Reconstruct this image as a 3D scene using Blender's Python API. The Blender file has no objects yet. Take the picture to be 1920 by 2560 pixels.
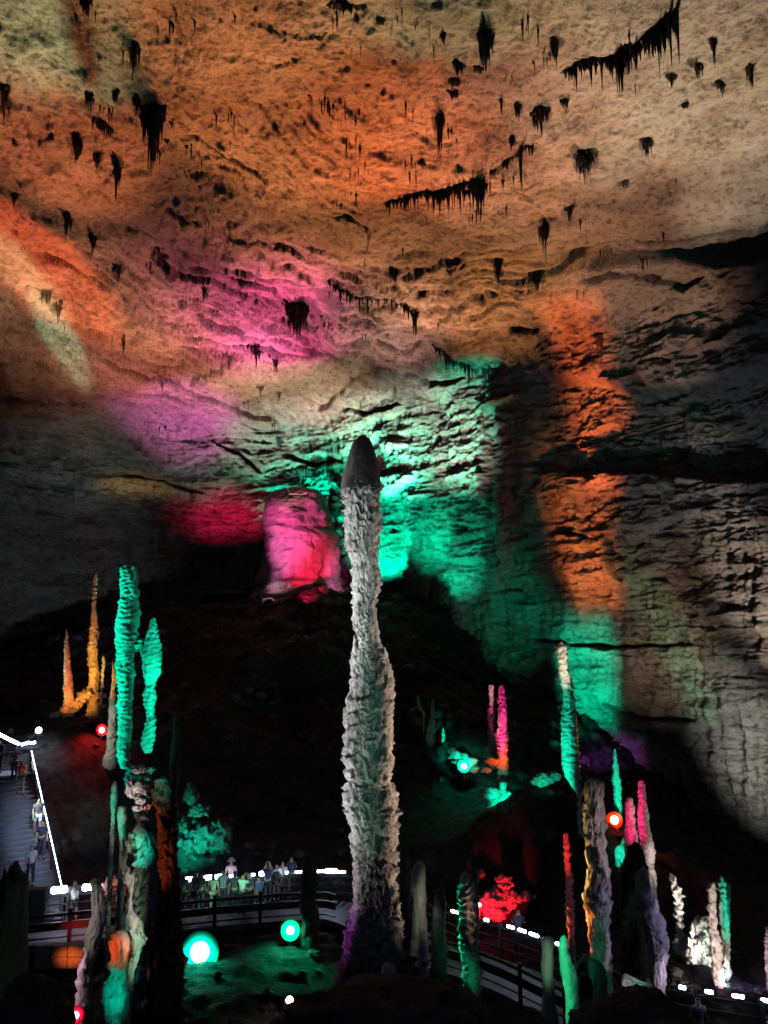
import bpy, bmesh, math, random
import numpy as np
from mathutils import Vector, Matrix
random.seed(7)
scene = bpy.context.scene
COL = scene.collection

# ------------------------------------------------------------------ camera, world, exposure
PITCH = math.radians(8.0)
F = 1934.0                                   # focal length in photograph pixels (1920 x 2560)
cd = bpy.data.cameras.new('camera'); cam = bpy.data.objects.new('camera', cd); COL.objects.link(cam)
cd.sensor_fit = 'VERTICAL'; cd.sensor_height = 24.0; cd.lens = 24.0 * F / 2560.0
cd.clip_start = 0.1; cd.clip_end = 1000
cam.rotation_euler = (math.radians(90) + PITCH, 0, 0)
scene.camera = cam
world = bpy.data.worlds.new('World'); scene.world = world; world.use_nodes = True
bg = world.node_tree.nodes['Background']
bg.inputs[0].default_value = (0.45, 0.62, 1.0, 1); bg.inputs[1].default_value = 0.03   # added bluish ambient fill to lift the blacks, no real source
scene.view_settings.view_transform = 'Standard'; scene.view_settings.look = 'None'
scene.view_settings.gamma = 1.0; scene.view_settings.exposure = 0.2
cy = scene.cycles
cy.max_bounces = 4; cy.diffuse_bounces = 0; cy.glossy_bounces = 2
cy.use_denoising = True; cy.sample_clamp_indirect = 3.0; cy.use_light_tree = True
CP, SP = math.cos(PITCH), math.sin(PITCH)

def ray(px, py):
    X = (px - 960.0) / F; u = (1280.0 - py) / F
    return np.array([X, CP - SP * u, SP + CP * u])
def at(px, py, Y):                            # world point seen at a photograph pixel, at world depth Y
    r = ray(px, py); return Vector(r * (Y / r[1]))
def at_z(px, py, z):
    r = ray(px, py); return Vector(r * (z / r[2]))
def to_px(P):                                 # arrays: world -> photograph pixels
    x, y, z = P[..., 0], P[..., 1], P[..., 2]
    d = y * CP + z * SP; u = -y * SP + z * CP
    return 960 + F * x / d, 1280 - F * u / d

# ------------------------------------------------------------------ noise
_rng = np.random.default_rng(3)
_T = _rng.random((64, 64, 64)).astype(np.float32)
def vn(p):                                    # value noise, p (...,3) -> -1..1
    i = np.floor(p).astype(np.int64); f = (p - i).astype(np.float32)
    f = f * f * f * (f * (f * 6 - 15) + 10)
    i0 = i & 63; i1 = (i + 1) & 63
    a, b, c = i0[..., 0], i0[..., 1], i0[..., 2]; A, B, D = i1[..., 0], i1[..., 1], i1[..., 2]
    x, y, z = f[..., 0], f[..., 1], f[..., 2]
    v = ((_T[a, b, c] * (1 - x) + _T[A, b, c] * x) * (1 - y) + (_T[a, B, c] * (1 - x) + _T[A, B, c] * x) * y) * (1 - z) \
      + ((_T[a, b, D] * (1 - x) + _T[A, b, D] * x) * (1 - y) + (_T[a, B, D] * (1 - x) + _T[A, B, D] * x) * y) * z
    return v * 2 - 1
def fbm(p, o=4, g=0.5, lac=2.03):
    s = 0; a = 1.0; t = 0
    for k in range(o):
        s = s + a * vn(p + 17.3 * k); t += a; a *= g; p = p * lac
    return s / t
def ridged(p, o=4, g=0.5):
    s = 0; a = 1.0; t = 0
    for k in range(o):
        n = 1 - np.abs(vn(p + 9.1 * k)) * 1.7; s = s + a * n; t += a; a *= g; p = p * 2.07
    return s / t
def sstep(a, b, x):
    t = np.clip((x - a) / (b - a), 0, 1); return t * t * (3 - 2 * t)
def S3(p, sx, sy, sz, off=0.0):
    return np.stack([p[..., 0] * sx + off, p[..., 1] * sy + off * 1.3, p[..., 2] * sz - off], -1)
def saw(t, edge=0.86):                        # slow rise, fast drop
    f = t - np.floor(t)
    return np.where(f < edge, f / edge, (1 - f) / (1 - edge))

# ------------------------------------------------------------------ object helpers
def tag(o, label=None, cat=None, group=None, kind=None):
    if label: o['label'] = label
    if cat: o['category'] = cat
    if group: o['group'] = group
    if kind: o['kind'] = kind
    return o
def link_mesh(name, verts, faces, mat, parent=None, smooth=True, loc=None):
    me = bpy.data.meshes.new(name)
    if isinstance(verts, np.ndarray):
        faces = np.asarray(faces, dtype=np.int32)
        n = faces.shape[1]
        me.vertices.add(len(verts)); me.vertices.foreach_set('co', verts.astype(np.float32).ravel())
        me.loops.add(faces.size); me.loops.foreach_set('vertex_index', faces.ravel())
        me.polygons.add(len(faces)); me.polygons.foreach_set('loop_start', np.arange(0, faces.size, n, dtype=np.int32))
        me.polygons.foreach_set('loop_total', np.full(len(faces), n, dtype=np.int32))
        me.update(calc_edges=True); me.validate()
    else:
        me.from_pydata([tuple(v) for v in verts], [], faces); me.update()
    if smooth: me.polygons.foreach_set('use_smooth', np.ones(len(me.polygons), dtype=bool))
    me.materials.append(mat)
    o = bpy.data.objects.new(name, me); COL.objects.link(o)
    if parent: o.parent = parent
    if loc is not None: o.location = loc
    return o
def empty(name, loc=(0, 0, 0), rz=0.0):
    o = bpy.data.objects.new(name, None); COL.objects.link(o); o.location = loc; o.rotation_euler = (0, 0, rz)
    o.empty_display_size = 0.2
    return o
def grid_faces(nu, nv, wrap=False):           # rows nu, cols nv
    i = np.arange(nu - 1)[:, None]; jn = nv if wrap else nv - 1
    j = np.arange(jn)[None, :]; j2 = (j + 1) % nv
    a = i * nv + j; b = i * nv + j2; c = (i + 1) * nv + j2; d = (i + 1) * nv + j
    return np.stack(np.broadcast_arrays(a, b, c, d), -1).reshape(-1, 4)
class MB:                                     # collects simple solids into one mesh
    def __init__(s): s.v = []; s.f = []
    def add(s, vs, fs):
        n = len(s.v); s.v += [Vector(v) for v in vs]; s.f += [tuple(i + n for i in f) for f in fs]; return s
    def bar(s, a, b, w, h, up=(0, 0, 1)):
        a = Vector(a); b = Vector(b); d = (b - a).normalized(); up = Vector(up)
        if abs(d.dot(up)) > 0.95: up = Vector((0, 1, 0))
        r = d.cross(up).normalized(); q = r.cross(d)
        vs = [p + r * sx * w / 2 + q * sy * h / 2 for p in (a, b) for sx, sy in ((-1, -1), (1, -1), (1, 1), (-1, 1))]
        return s.add(vs, [(0, 3, 2, 1), (4, 5, 6, 7), (0, 1, 5, 4), (1, 2, 6, 5), (2, 3, 7, 6), (3, 0, 4, 7)])
    def box(s, c, sx, sy, sz):
        c = Vector(c); return s.bar(c - Vector((sx / 2, 0, 0)), c + Vector((sx / 2, 0, 0)), sy, sz)
    def tube(s, pts, rad, n=8):
        pts = [Vector(p) for p in pts]; vs = []; fs = []
        for k, p in enumerate(pts):
            d = (pts[min(k + 1, len(pts) - 1)] - pts[max(k - 1, 0)]).normalized()
            a = d.orthogonal().normalized(); b = d.cross(a); r = rad[k] if isinstance(rad, (list, tuple)) else rad
            vs += [p + (a * math.cos(2 * math.pi * i / n) + b * math.sin(2 * math.pi * i / n)) * r for i in range(n)]
        for k in range(len(pts) - 1):
            for i in range(n): fs.append((k * n + i, k * n + (i + 1) % n, (k + 1) * n + (i + 1) % n, (k + 1) * n + i))
        fs.append(tuple(range(n))[::-1]); fs.append(tuple((len(pts) - 1) * n + i for i in range(n)))
        return s.add(vs, fs)
    def build(s, name, mat, parent=None, smooth=False): return link_mesh(name, s.v, s.f, mat, parent, smooth)

# ------------------------------------------------------------------ materials
def rock_mat(name, cols, scale=1.0, stretch=(1, 1, 1), bump=0.35, dark=0.3, rough=0.75, stain_shade_attr=False):
    m = bpy.data.materials.new(name); m.use_nodes = True; nt = m.node_tree; N = nt.nodes; L = nt.links
    b = N['Principled BSDF']; b.inputs['Roughness'].default_value = rough
    b.inputs['Specular IOR Level'].default_value = 0.3
    tc = N.new('ShaderNodeTexCoord'); mp = N.new('ShaderNodeMapping'); mp.inputs['Scale'].default_value = [s * scale for s in stretch]
    L.new(tc.outputs['Object'], mp.inputs[0])
    def noise(sc, det, ro=0.6):
        n = N.new('ShaderNodeTexNoise'); n.inputs['Scale'].default_value = sc; n.inputs['Detail'].default_value = det
        n.inputs['Roughness'].default_value = ro; L.new(mp.outputs[0], n.inputs['Vector']); return n
    n1 = noise(0.25, 8, 0.65); n2 = noise(1.6, 10, 0.7); n3 = noise(7.0, 6, 0.65)
    r = N.new('ShaderNodeValToRGB'); L.new(n1.outputs[0], r.inputs[0])
    e = r.color_ramp.elements; e[0].position = 0.33; e[1].position = 0.66
    e[0].color = (*cols[0], 1); e[1].color = (*cols[2], 1); k = r.color_ramp.elements.new(0.5); k.color = (*cols[1], 1)
    mx = N.new('ShaderNodeMix'); mx.data_type = 'RGBA'; mx.blend_type = 'MULTIPLY'
    r2 = N.new('ShaderNodeValToRGB'); L.new(n2.outputs[0], r2.inputs[0]); q = r2.color_ramp.elements
    q[0].position = 0.36; q[0].color = (dark, dark * 0.92, dark * 0.85, 1); q[1].position = 0.50; q[1].color = (1, 1, 1, 1)
    mx.inputs[0].default_value = 0.8; L.new(r.outputs[0], mx.inputs[6]); L.new(r2.outputs[0], mx.inputs[7])
    out = mx.outputs[2]
    if stain_shade_attr:
        at_ = N.new('ShaderNodeAttribute'); at_.attribute_name = 'stain_shade'
        m2 = N.new('ShaderNodeMix'); m2.data_type = 'RGBA'; L.new(at_.outputs['Fac'], m2.inputs[0]); L.new(out, m2.inputs[6])
        m2.inputs[7].default_value = (0.05, 0.04, 0.034, 1); out = m2.outputs[2]
    L.new(out, b.inputs['Base Color'])
    ad = N.new('ShaderNodeMath'); ad.operation = 'MULTIPLY_ADD'; L.new(n3.outputs[0], ad.inputs[0]); ad.inputs[1].default_value = 0.35; L.new(n2.outputs[0], ad.inputs[2])
    bp = N.new('ShaderNodeBump'); bp.inputs['Strength'].default_value = bump; bp.inputs['Distance'].default_value = 0.35 / scale
    L.new(ad.outputs[0], bp.inputs['Height']); L.new(bp.outputs[0], b.inputs['Normal'])
    return m
def plain(name, c, rough=0.6, metal=0.0, emit=None, es=0.0, bump=0.0, var=0.25, sc=8):
    m = bpy.data.materials.new(name); m.use_nodes = True; nt = m.node_tree; b = nt.nodes['Principled BSDF']
    b.inputs['Base Color'].default_value = (*c, 1); b.inputs['Roughness'].default_value = rough; b.inputs['Metallic'].default_value = metal
    if emit: b.inputs['Emission Color'].default_value = (*emit, 1); b.inputs['Emission Strength'].default_value = es
    else:
        n = nt.nodes.new('ShaderNodeTexNoise'); n.inputs['Scale'].default_value = sc; n.inputs['Detail'].default_value = 4
        tc = nt.nodes.new('ShaderNodeTexCoord'); nt.links.new(tc.outputs['Object'], n.inputs['Vector'])
        mx = nt.nodes.new('ShaderNodeMix'); mx.data_type = 'RGBA'; nt.links.new(n.outputs[0], mx.inputs[0])
        mx.inputs[6].default_value = (*[v * (1 - var) for v in c], 1); mx.inputs[7].default_value = (*[min(1, v * (1 + var)) for v in c], 1)
        nt.links.new(mx.outputs[2], b.inputs['Base Color'])
    return m
M = {
 'shell': rock_mat('cave_limestone', [(0.30, 0.24, 0.18), (0.44, 0.37, 0.29), (0.52, 0.46, 0.37)], 1.25, (1, 1, 1.5), 1.0, 0.28, 0.8, True),
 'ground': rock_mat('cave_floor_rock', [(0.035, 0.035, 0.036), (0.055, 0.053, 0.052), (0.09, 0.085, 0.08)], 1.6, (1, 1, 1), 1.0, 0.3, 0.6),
 'bark': rock_mat('flaky_calcite', [(0.30, 0.28, 0.265), (0.44, 0.41, 0.39), (0.6, 0.57, 0.545)], 2.2, (1.5, 1.5, 0.5), 0.9, 0.22, 0.6),
 'ring': rock_mat('ringed_calcite', [(0.36, 0.32, 0.27), (0.46, 0.42, 0.36), (0.56, 0.52, 0.45)], 2.0, (1, 1, 2.2), 0.5, 0.5, 0.6),
 'smooth': rock_mat('smooth_flowstone', [(0.40, 0.34, 0.29), (0.47, 0.41, 0.35), (0.53, 0.47, 0.41)], 0.8, (1, 1, 0.7), 0.35, 0.6, 0.5),
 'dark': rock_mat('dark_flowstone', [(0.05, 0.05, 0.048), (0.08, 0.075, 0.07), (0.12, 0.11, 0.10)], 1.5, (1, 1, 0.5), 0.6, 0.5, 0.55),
 'near_black': rock_mat('near_black_calcite', [(0.04, 0.034, 0.03), (0.07, 0.058, 0.05), (0.12, 0.10, 0.085)], 2.0, (1, 1, 0.5), 0.5, 0.6, 0.8),  # near-black calcite; the unlit side of the stalactites is put into this colour
}

# ------------------------------------------------------------------ lamps (barn-door spots; colours are the gels)
TEAL = (0.0, 0.92, 0.58); GREEN = (0.02, 0.9, 0.45); WHITE = (0.95, 0.93, 0.98); WARM = (1.0, 0.72, 0.45)
ORANGE = (1.0, 0.22, 0.05); AMBER = (1.0, 0.42, 0.06); PINK = (1.0, 0.09, 0.32); RED = (1.0, 0.035, 0.02)
MAGENTA = (0.9, 0.16, 0.55); PURPLE = (0.5, 0.12, 0.8); TAN = (1.0, 0.66, 0.42)
LAMPN = 0
BEAMS = []
def spot(pos, target, color, L, hw, hh=None, soft=0.6, roll=0.0, fall='q', size=0.15, shape='e'):
    """half-angles in degrees; L = radiance wanted on 0.4-albedo rock at the target"""
    global LAMPN
    hh = hh or hw
    pos = Vector(pos); target = Vector(target); d = target - pos; r = d.length
    ld = bpy.data.lights.new('spot_beam', 'SPOT'); o = bpy.data.objects.new('spot_beam', ld); COL.objects.link(o)
    o.location = pos; q = d.to_track_quat('-Z', 'Y'); o.rotation_euler = (q @ Matrix.Rotation(math.radians(roll), 4, 'Z').to_quaternion()).to_euler()
    ld.spot_size = min(math.radians(175), 2 * math.atan(math.hypot(math.tan(math.radians(hw)), math.tan(math.radians(hh)))) * 1.02) if shape == 'r' else min(math.radians(175), 2.04 * math.radians(max(hw, hh)))
    ld.spot_blend = 0.02; ld.shadow_soft_size = size
    W = L * math.pi * 4 * math.pi * r * r / 0.4
    ld.color = color; ld.energy = W
    BEAMS.append((pos.copy(), target.copy(), L))
    ld.use_nodes = True; nt = ld.node_tree; N = nt.nodes; K = nt.links
    em = N['Emission']
    tc = N.new('ShaderNodeTexCoord'); sp = N.new('ShaderNodeSeparateXYZ'); K.new(tc.outputs['Normal'], sp.inputs[0])
    def mth(op, a, b=None, c=None):
        n = N.new('ShaderNodeMath'); n.operation = op
        for i, v in enumerate((a, b, c)):
            if v is None: continue
            if isinstance(v, (int, float)): n.inputs[i].default_value = v
            else: K.new(v, n.inputs[i])
        return n.outputs[0]
    z = mth('ABSOLUTE', sp.outputs[2])
    u = mth('DIVIDE', mth('DIVIDE', mth('ABSOLUTE', sp.outputs[0]), z), math.tan(math.radians(hw)))
    v = mth('DIVIDE', mth('DIVIDE', mth('ABSOLUTE', sp.outputs[1]), z), math.tan(math.radians(hh)))
    def win(x):
        n = N.new('ShaderNodeMapRange'); n.interpolation_type = 'SMOOTHSTEP'; K.new(x, n.inputs[0])
        n.inputs[1].default_value = 1.0; n.inputs[2].default_value = 1.0 - soft; n.inputs[3].default_value = 0; n.inputs[4].default_value = 1
        return n.outputs[0]
    if shape == 'e': g = win(mth('SQRT', mth('ADD', mth('MULTIPLY', u, u), mth('MULTIPLY', v, v))))
    else: g = mth('MULTIPLY', win(u), win(v))
    if fall != 'q':
        lf = N.new('ShaderNodeLightFalloff'); lf.inputs['Strength'].default_value = 1.0
        g = mth('MULTIPLY', g, mth('DIVIDE', lf.outputs['Linear' if fall == 'l' else 'Constant'], r if fall == 'l' else r * r))
    K.new(g, em.inputs['Strength'])
    LAMPN += 1
    return o
# ------------------------------------------------------------------ ground height (thin plate through surveyed points)
GP = np.array([(0,27,-13.2),(-12,27,-13.2),(14,24,-14),(-16,32,-13.4),(0,34,-13.4),(10,32,-13.2),(-14,38,-12.9),(0,38,-12.9),(17,30,-13),(22,40,-13.5),
 (26,53,-15.4),(14.8,67,-6.7),(10.5,72,-4.7),(6.8,78,-.3),(-1,80,2.4),(-10,80,2.6),(-20,80,1.7),(-24.5,62,-6.1),(-26,45,-8.5),(-20,41,-9.4),(-17,37,-11.6),
 (-35,60,-6),(-35,85,-2),(-10,60,-4),(0,58,-6),(-10,48,-9.5),(5,50,-10),(0,94,0),(15,94,0),(-30,95,0),(-20,10,-13),(20,10,-13),(0,5,-13),
 (40,50,-16),(40,30,-14),(-45,40,-7),(-28,35,-11),(40,80,-5),(13,45,-11.5)] + [tuple(at(*q)) for q in ((200,1788,49.5),(255,1850,45),(1250,2026,47),(1165,1925,51),(1240,1918,50),(1360,1962,42),(1262,2300,38),(1755,2425,33),(1800,2480,30),(1536,2066,43),(500,2128,42),(500,2400,31.2),(1110,1880,54))], float)
def _tps(r2): return np.where(r2 > 0, r2 * np.log(np.maximum(r2, 1e-9)), 0)
_n = len(GP); _A = np.zeros((_n + 3, _n + 3)); _d = ((GP[:, None, :2] - GP[None, :, :2]) ** 2).sum(-1)
_A[:_n, :_n] = _tps(_d) + np.eye(_n) * 2; _A[:_n, _n] = 1; _A[:_n, _n + 1:] = GP[:, :2]; _A[_n, :_n] = 1; _A[_n + 1:, :_n] = GP[:, :2].T
_w = np.linalg.solve(_A, np.concatenate([GP[:, 2], np.zeros(3)]))
def gbase(x, y):
    x = np.asarray(x, float); y = np.asarray(y, float)
    s = _w[_n] + _w[_n + 1] * x + _w[_n + 2] * y
    for i in range(_n): s = s + _w[i] * _tps((x - GP[i, 0]) ** 2 + (y - GP[i, 1]) ** 2)
    return s
WALK = [(-19.5, 32.6), (-17, 33.7), (-14.4, 34.9), (-9.7, 36.2), (-6, 37.2), (-2, 37.6), (0.6, 35.6), (2.6, 32.9), (4.4, 31.5), (5.9, 30.0), (7.3, 28.2), (8.8, 26.6), (11.7, 25.4), (15, 24.2), (19, 23)]
DECK = -12.7
def catmull(P, n=8):
    P = [Vector(p) for p in P]; out = []
    for i in range(len(P) - 1):
        a = P[max(i - 1, 0)]; b = P[i]; c = P[i + 1]; d = P[min(i + 2, len(P) - 1)]
        for k in range(n):
            t = k / n; out.append(0.5 * ((2 * b) + (c - a) * t + (2 * a - 5 * b + 4 * c - d) * t * t + (3 * b - a - 3 * c + d) * t ** 3))
    out.append(P[-1]); return out
def offset(L, d):
    out = []
    for i, p in enumerate(L):
        t = (L[min(i + 1, len(L) - 1)] - L[max(i - 1, 0)]).normalized(); out.append(p + Vector((t.y, -t.x)) * d)
    return out
FAR = catmull([Vector(p) for p in WALK]); NEAR = offset(FAR, 2.3); MID = offset(FAR, 1.15)
MIDA = np.array([tuple(p) for p in MID])
def gh(x, y):
    x = np.asarray(x, float); y = np.asarray(y, float)
    z = gbase(x, y)
    P = np.stack([x, y, np.zeros_like(x)], -1)
    hill = sstep(40, 60, y)
    z = z + fbm(S3(P, .16, .16, 0), 5, .5) * (0.6 + 1.2 * hill) + np.maximum(ridged(S3(P, .5, .5, 0, 4), 3) - .3, 0) * (0.35 + .5 * hill)
    z = z + fbm(S3(P, 1.9, 1.9, 0, 9), 3) * 0.16
    d = np.full(x.shape, 1e9)
    for q in MIDA: d = np.minimum(d, (x - q[0]) ** 2 + (y - q[1]) ** 2)
    m = sstep(3.2, 1.6, np.sqrt(d)); z = z * (1 - m) + np.minimum(z, DECK - 0.3) * m
    return z
def gz(x, y): return float(gh(np.array([x]), np.array([y]))[0])
xs = np.linspace(-62, 48, 560); ys = np.concatenate([np.linspace(2, 24, 40), np.linspace(24.15, 60, 260), np.linspace(60.25, 100, 170)])
gx, gy = np.meshgrid(xs, ys)
GV = np.stack([gx, gy, gh(gx, gy)], -1)
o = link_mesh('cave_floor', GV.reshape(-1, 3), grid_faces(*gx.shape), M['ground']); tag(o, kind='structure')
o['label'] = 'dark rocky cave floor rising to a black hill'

# ------------------------------------------------------------------ cave shell: roof and walls as one skin of real relief
PL = [((0, 0, 1), 26.0), ((0, 1, 0), 97.0), ((.797, .605, 0), 52.8), ((-.95, .3, 0), 70.0), ((0, 0, -1), 34.0), ((-.55, .80, .24), 101.0)]
def axis(a, b, c, d, fine, coarse):
    return np.unique(np.concatenate([np.arange(a, b, coarse), np.arange(b, c, fine), np.arange(c, d + 1, coarse)]))
ax = axis(-420, -12, 1932, 2340, 2.6, 16.0); ay = axis(-500, -12, 2230, 2500, 2.6, 16.0)
PXg, PYg = np.meshgrid(ax, ay)
X = (PXg - 960) / F; U = (1280 - PYg) / F
D = np.stack([X, CP - SP * U, SP + CP * U], -1)
T = []
for n, c in PL:
    dn = D @ np.array(n); T.append(np.where(dn > 1e-3, c / np.maximum(dn, 1e-3), 1e4))
T = np.stack(T, 0); K = 14.0
tm = (np.sum(T ** -K, 0)) ** (-1 / K)
Wt = (tm[None] / T) ** K
wc, wb, wr, wl, wf, ws = Wt
Pn = D * tm[..., None]
Nn = np.zeros_like(Pn)
for (n, c), w in zip(PL, Wt): Nn -= w[..., None] * np.array(n)
Nn /= np.linalg.norm(Nn, axis=-1, keepdims=True)
x, y, z = Pn[..., 0], Pn[..., 1], Pn[..., 2]
# along-wall coordinate of the right wall
s = (x - 26) * -.605 + (y - 53) * .797
roof = wc
wall = np.clip(1 - wc, 0, 1)
disp = np.zeros_like(x)
# broad swells
disp += fbm(S3(Pn, .055, .055, .055), 3) * 1.5 + fbm(S3(Pn, .17, .17, .2, 3), 3) * 0.9
# bedding of the roof: arcs folded about the middle of the hall
Lb = y + np.where(x < 2, 1.45, .72) * np.sqrt((x - 2) ** 2 + 20) + fbm(S3(Pn, .06, .06, .1, 5), 3) * 5
broken = sstep(44, 66, y) * (0.5 + 0.5 * sstep(.0, .3, fbm(S3(Pn, .08, .08, .08, 8), 2) + .25))
broken = np.maximum(broken, 0.5 * np.exp(-((PXg - 1080) / 260) ** 2 - ((PYg - 830) / 260) ** 2) * 2)
mod1 = sstep(-.25, .35, fbm(S3(Pn, .13, .13, .13, 12), 2))
for per, am, wp, off in ((3.1, .55, 1.3, 1.), (1.35, .36, .8, 2.), (.62, .2, .45, 3.)):
    ph = Lb / per + fbm(S3(Pn, .55 / per, .55 / per, .4, off), 3) * wp
    m = sstep(-.1, .4, fbm(S3(Pn, .45 / per, .45 / per, .3, off + 20), 2))
    disp -= roof * saw(ph, .9) * am * m * (0.15 + broken) * np.where(x < 1, 1.7, 1.25)
disp += roof * (ridged(S3(Pn, .5, .32, .5, 7), 4) - .35) * 0.30
disp += roof * fbm(S3(Pn, 1.6, 1.1, 1.6, 9), 3, .6) * 0.13
lumps = sstep(.05, .5, fbm(S3(Pn, .9, .9, .9, 31), 3)); disp += roof * lumps * .28 * sstep(-.2, .3, fbm(S3(Pn, .1, .1, .1, 33), 2))
# layered walls
zz = z + fbm(S3(Pn, .1, .1, .25, 14), 3) * 1.6 + .03 * s
for per, am, off in ((3.4, .75, 4.), (1.3, .26, 5.), (.55, .16, 6.)):
    ph = zz / per + fbm(S3(Pn, .5 / per, .5 / per, .9 / per, off), 3) * .75
    m = sstep(-.25, .35, fbm(S3(Pn, .3 / per, .3 / per, .6 / per, off + 30), 2))
    disp += wall * saw(-ph, .75) * am * (.25 + .75 * m)
disp += wall * (ridged(S3(Pn, .35, .35, .9, 17), 4) - .35) * .5 + wall * fbm(S3(Pn, 1.3, 1.3, 2.6, 19), 4, .6) * .22
# fine fractures that follow the bedding
CRK = np.zeros_like(x)
for k, (sl_, st_, th_, am) in enumerate(((2.1, 12, .17, .75), (1.05, 5.5, .19, .5), (.55, 2.6, .2, .25))):
    qr = np.stack([Lb / sl_ + fbm(S3(Pn, .5 / sl_, .5 / sl_, .5, 60 + k), 3) * .9, x / st_ + 3.1 * k, y / (st_ * 2.5)], -1)
    qw = np.stack([zz / sl_ * 1.1 + fbm(S3(Pn, .4 / sl_, .4 / sl_, .8, 70 + k), 3) * .8, s / st_ + 5.7 * k, x * 0 + k], -1)
    mk = sstep(-.05, .3, fbm(S3(Pn, .16, .16, .16, 80 + k), 3) + .12) * (.2 + .8 * np.maximum(broken, wall)) * np.where(roof > .5, 1.0, .8)
    cr = (sstep(th_, .02, np.abs(vn(qr))) * roof + sstep(th_ * .75, .02, np.abs(vn(qw))) * wall) * mk * sstep(-.3, .2, vn(S3(Pn, 1.0, 1.0, 1.0, 90 + k)) + .1)
    disp -= cr * am * np.where(roof > .5, .28, .8); CRK = np.maximum(CRK, cr * .85)
disp += ridged(S3(Pn, 2.3, 2.3, 3.0, 95), 3, .6) * .10
disp += wall * (fbm(np.stack([s * .55, z * .07, x * 0 + 7.7], -1), 3) * .8 + fbm(np.stack([s * 1.7, z * .22, x * 0 + 2.2], -1), 3) * .28)   # flowstone folds
# deep recess under the lip of the right wall, and the lip itself
def band(v, a, b, e): return sstep(a - e, a + e, v) * sstep(b + e, b - e, v)
wob = fbm(S3(Pn, .12, .12, .12, 23), 3)
rec = band(PYg + 45 * wob, 955, 1185, 14) * sstep(1270, 1420, PXg + 40 * wob)
disp -= rec * wall * 2.3
rec2 = band(PYg + 60 * wob + .12 * (PXg - 1700), 590, 640, 10) * sstep(1430, 1640, PXg); disp -= rec2 * 2.2
# hollow behind the pink dome, small shelf under the green vault
rec3 = band(PYg + 60 * wob, 1130, 1260, 14) * band(PXg + 40 * wob, 930, 1230, 18) * sstep(.0, .25, fbm(S3(Pn, .12, .12, .4, 29), 3)); disp += rec3 * 1.1
# traced cracks and ledges
CR = [((445,341),(520,388),(579,411),(694,463)),((312,555),(359,579),(405,602)),((555,579),(637,590),(683,613),(718,596)),((405,532),(509,573)),
 ((665,43),(712,64),(770,72),(822,75)),((833,541),(891,550),(926,579),(914,631)),((382,640),(451,680),(532,704),(579,733),(665,773)),
 ((567,680),(642,709),(700,750),(752,779),(804,808)),((451,825),(532,837),(631,854),(694,871),(810,889)),
 ((475,767),(556,808),(637,837),(752,866),(839,912),(903,941)),((208,871),(301,918),(405,952),(463,976),(550,999),(637,1045),(715,1065)),
 ((289,967),(370,981),(451,999),(498,1016)),((0,831),(93,843),(191,866)),((463,970),(532,924),(602,889)),((787,1028),(833,993),(897,952),(975,940)),
 ((822,779),(891,796),(960,831)),((87,657),(174,686),(243,715),(289,756)),((0,987),(116,1010),(243,1016)),
 ((1047,750),(1151,715),(1284,709),(1354,692),(1420,655),(1500,620)),((1435,715),(1516,704),(1625,698),(1712,715),(1770,686)),
 ((1481,620),(1568,600),(1712,590),(1828,573),(1935,555)),((1151,808),(1249,779),(1307,773)),((1261,843),(1354,831)),
 ((1140,410),(1180,417),(1245,435)),((1285,468),(1340,490)),((930,880),(1000,900),(1060,880)),((1000,940),(1080,960),(1160,950)),
 ((850,1010),(930,1030),(1010,1010)),((700,1130),(780,1160),(860,1150)),((520,1100),(600,1140),(660,1190)),((1280,560),(1345,545),(1400,530)),
 ((1410,185),(1500,130),(1600,80),(1672,10)),((955,522),(1040,500),(1120,460),(1230,430)),((1000,690),(1060,665),(1160,640)),
 ((300,1180),(420,1205),(520,1240)),((1290,1600),(1420,1612),(1560,1618),(1720,1612)),((1420,1610),(1500,1612)),((1500,1750),(1600,1790),(1760,1800)),
 ((1390,1330),(1440,1336),(1480,1345)),((1530,1340),(1545,1400),(1560,1460))]
wx = PXg + 9 * fbm(S3(Pn, .5, .5, .5, 41), 3); wy = PYg + 9 * fbm(S3(Pn, .5, .5, .5, 43), 3)
wn = .6 + .6 * fbm(S3(Pn, .4, .4, .4, 45), 3)
for c in CR:
    c = np.array(c, float); x0, y0 = c.min(0) - 40; x1, y1 = c.max(0) + 40
    ii = np.where((ay > y0) & (ay < y1))[0]; jj = np.where((ax > x0) & (ax < x1))[0]
    if len(ii) == 0: continue
    sl = (slice(ii[0], ii[-1] + 1), slice(jj[0], jj[-1] + 1)); best = np.full(wx[sl].shape, 1e9); side = np.zeros(wx[sl].shape); tt = np.zeros(wx[sl].shape)
    nseg = len(c) - 1
    for k in range(nseg):
        a, b = c[k], c[k + 1]; ab = b - a; t = np.clip(((wx[sl] - a[0]) * ab[0] + (wy[sl] - a[1]) * ab[1]) / (ab @ ab), 0, 1)
        dx = wx[sl] - a[0] - t * ab[0]; dy = wy[sl] - a[1] - t * ab[1]; d = np.hypot(dx, dy)
        u = d < best; best = np.where(u, d, best); side = np.where(u, np.sign(dy), side); tt = np.where(u, (k + t) / nseg, tt)
    taper = sstep(0, .12, tt) * sstep(1, .88, tt)
    hi = .5 if c[:, 1].mean() < 620 else 1.0
    w = 7.0 * hi * wn[sl] * (.4 + .6 * taper)
    CRK[sl] = np.maximum(CRK[sl], np.exp(-(best / np.maximum(w * .62, 1)) ** 2) * taper * np.clip(wn[sl] + .3, 0, 1))
    disp[sl] -= np.where(roof[sl] > .5, .3, 1.2) * np.exp(-(best / np.maximum(w, 1)) ** 2) * taper * np.clip(wn[sl] + .2, .2, 1)
    disp[sl] += .5 * hi ** 2 * np.exp(-(best / 26) ** 2) * (side > 0) * taper * (best > 1)
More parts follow.
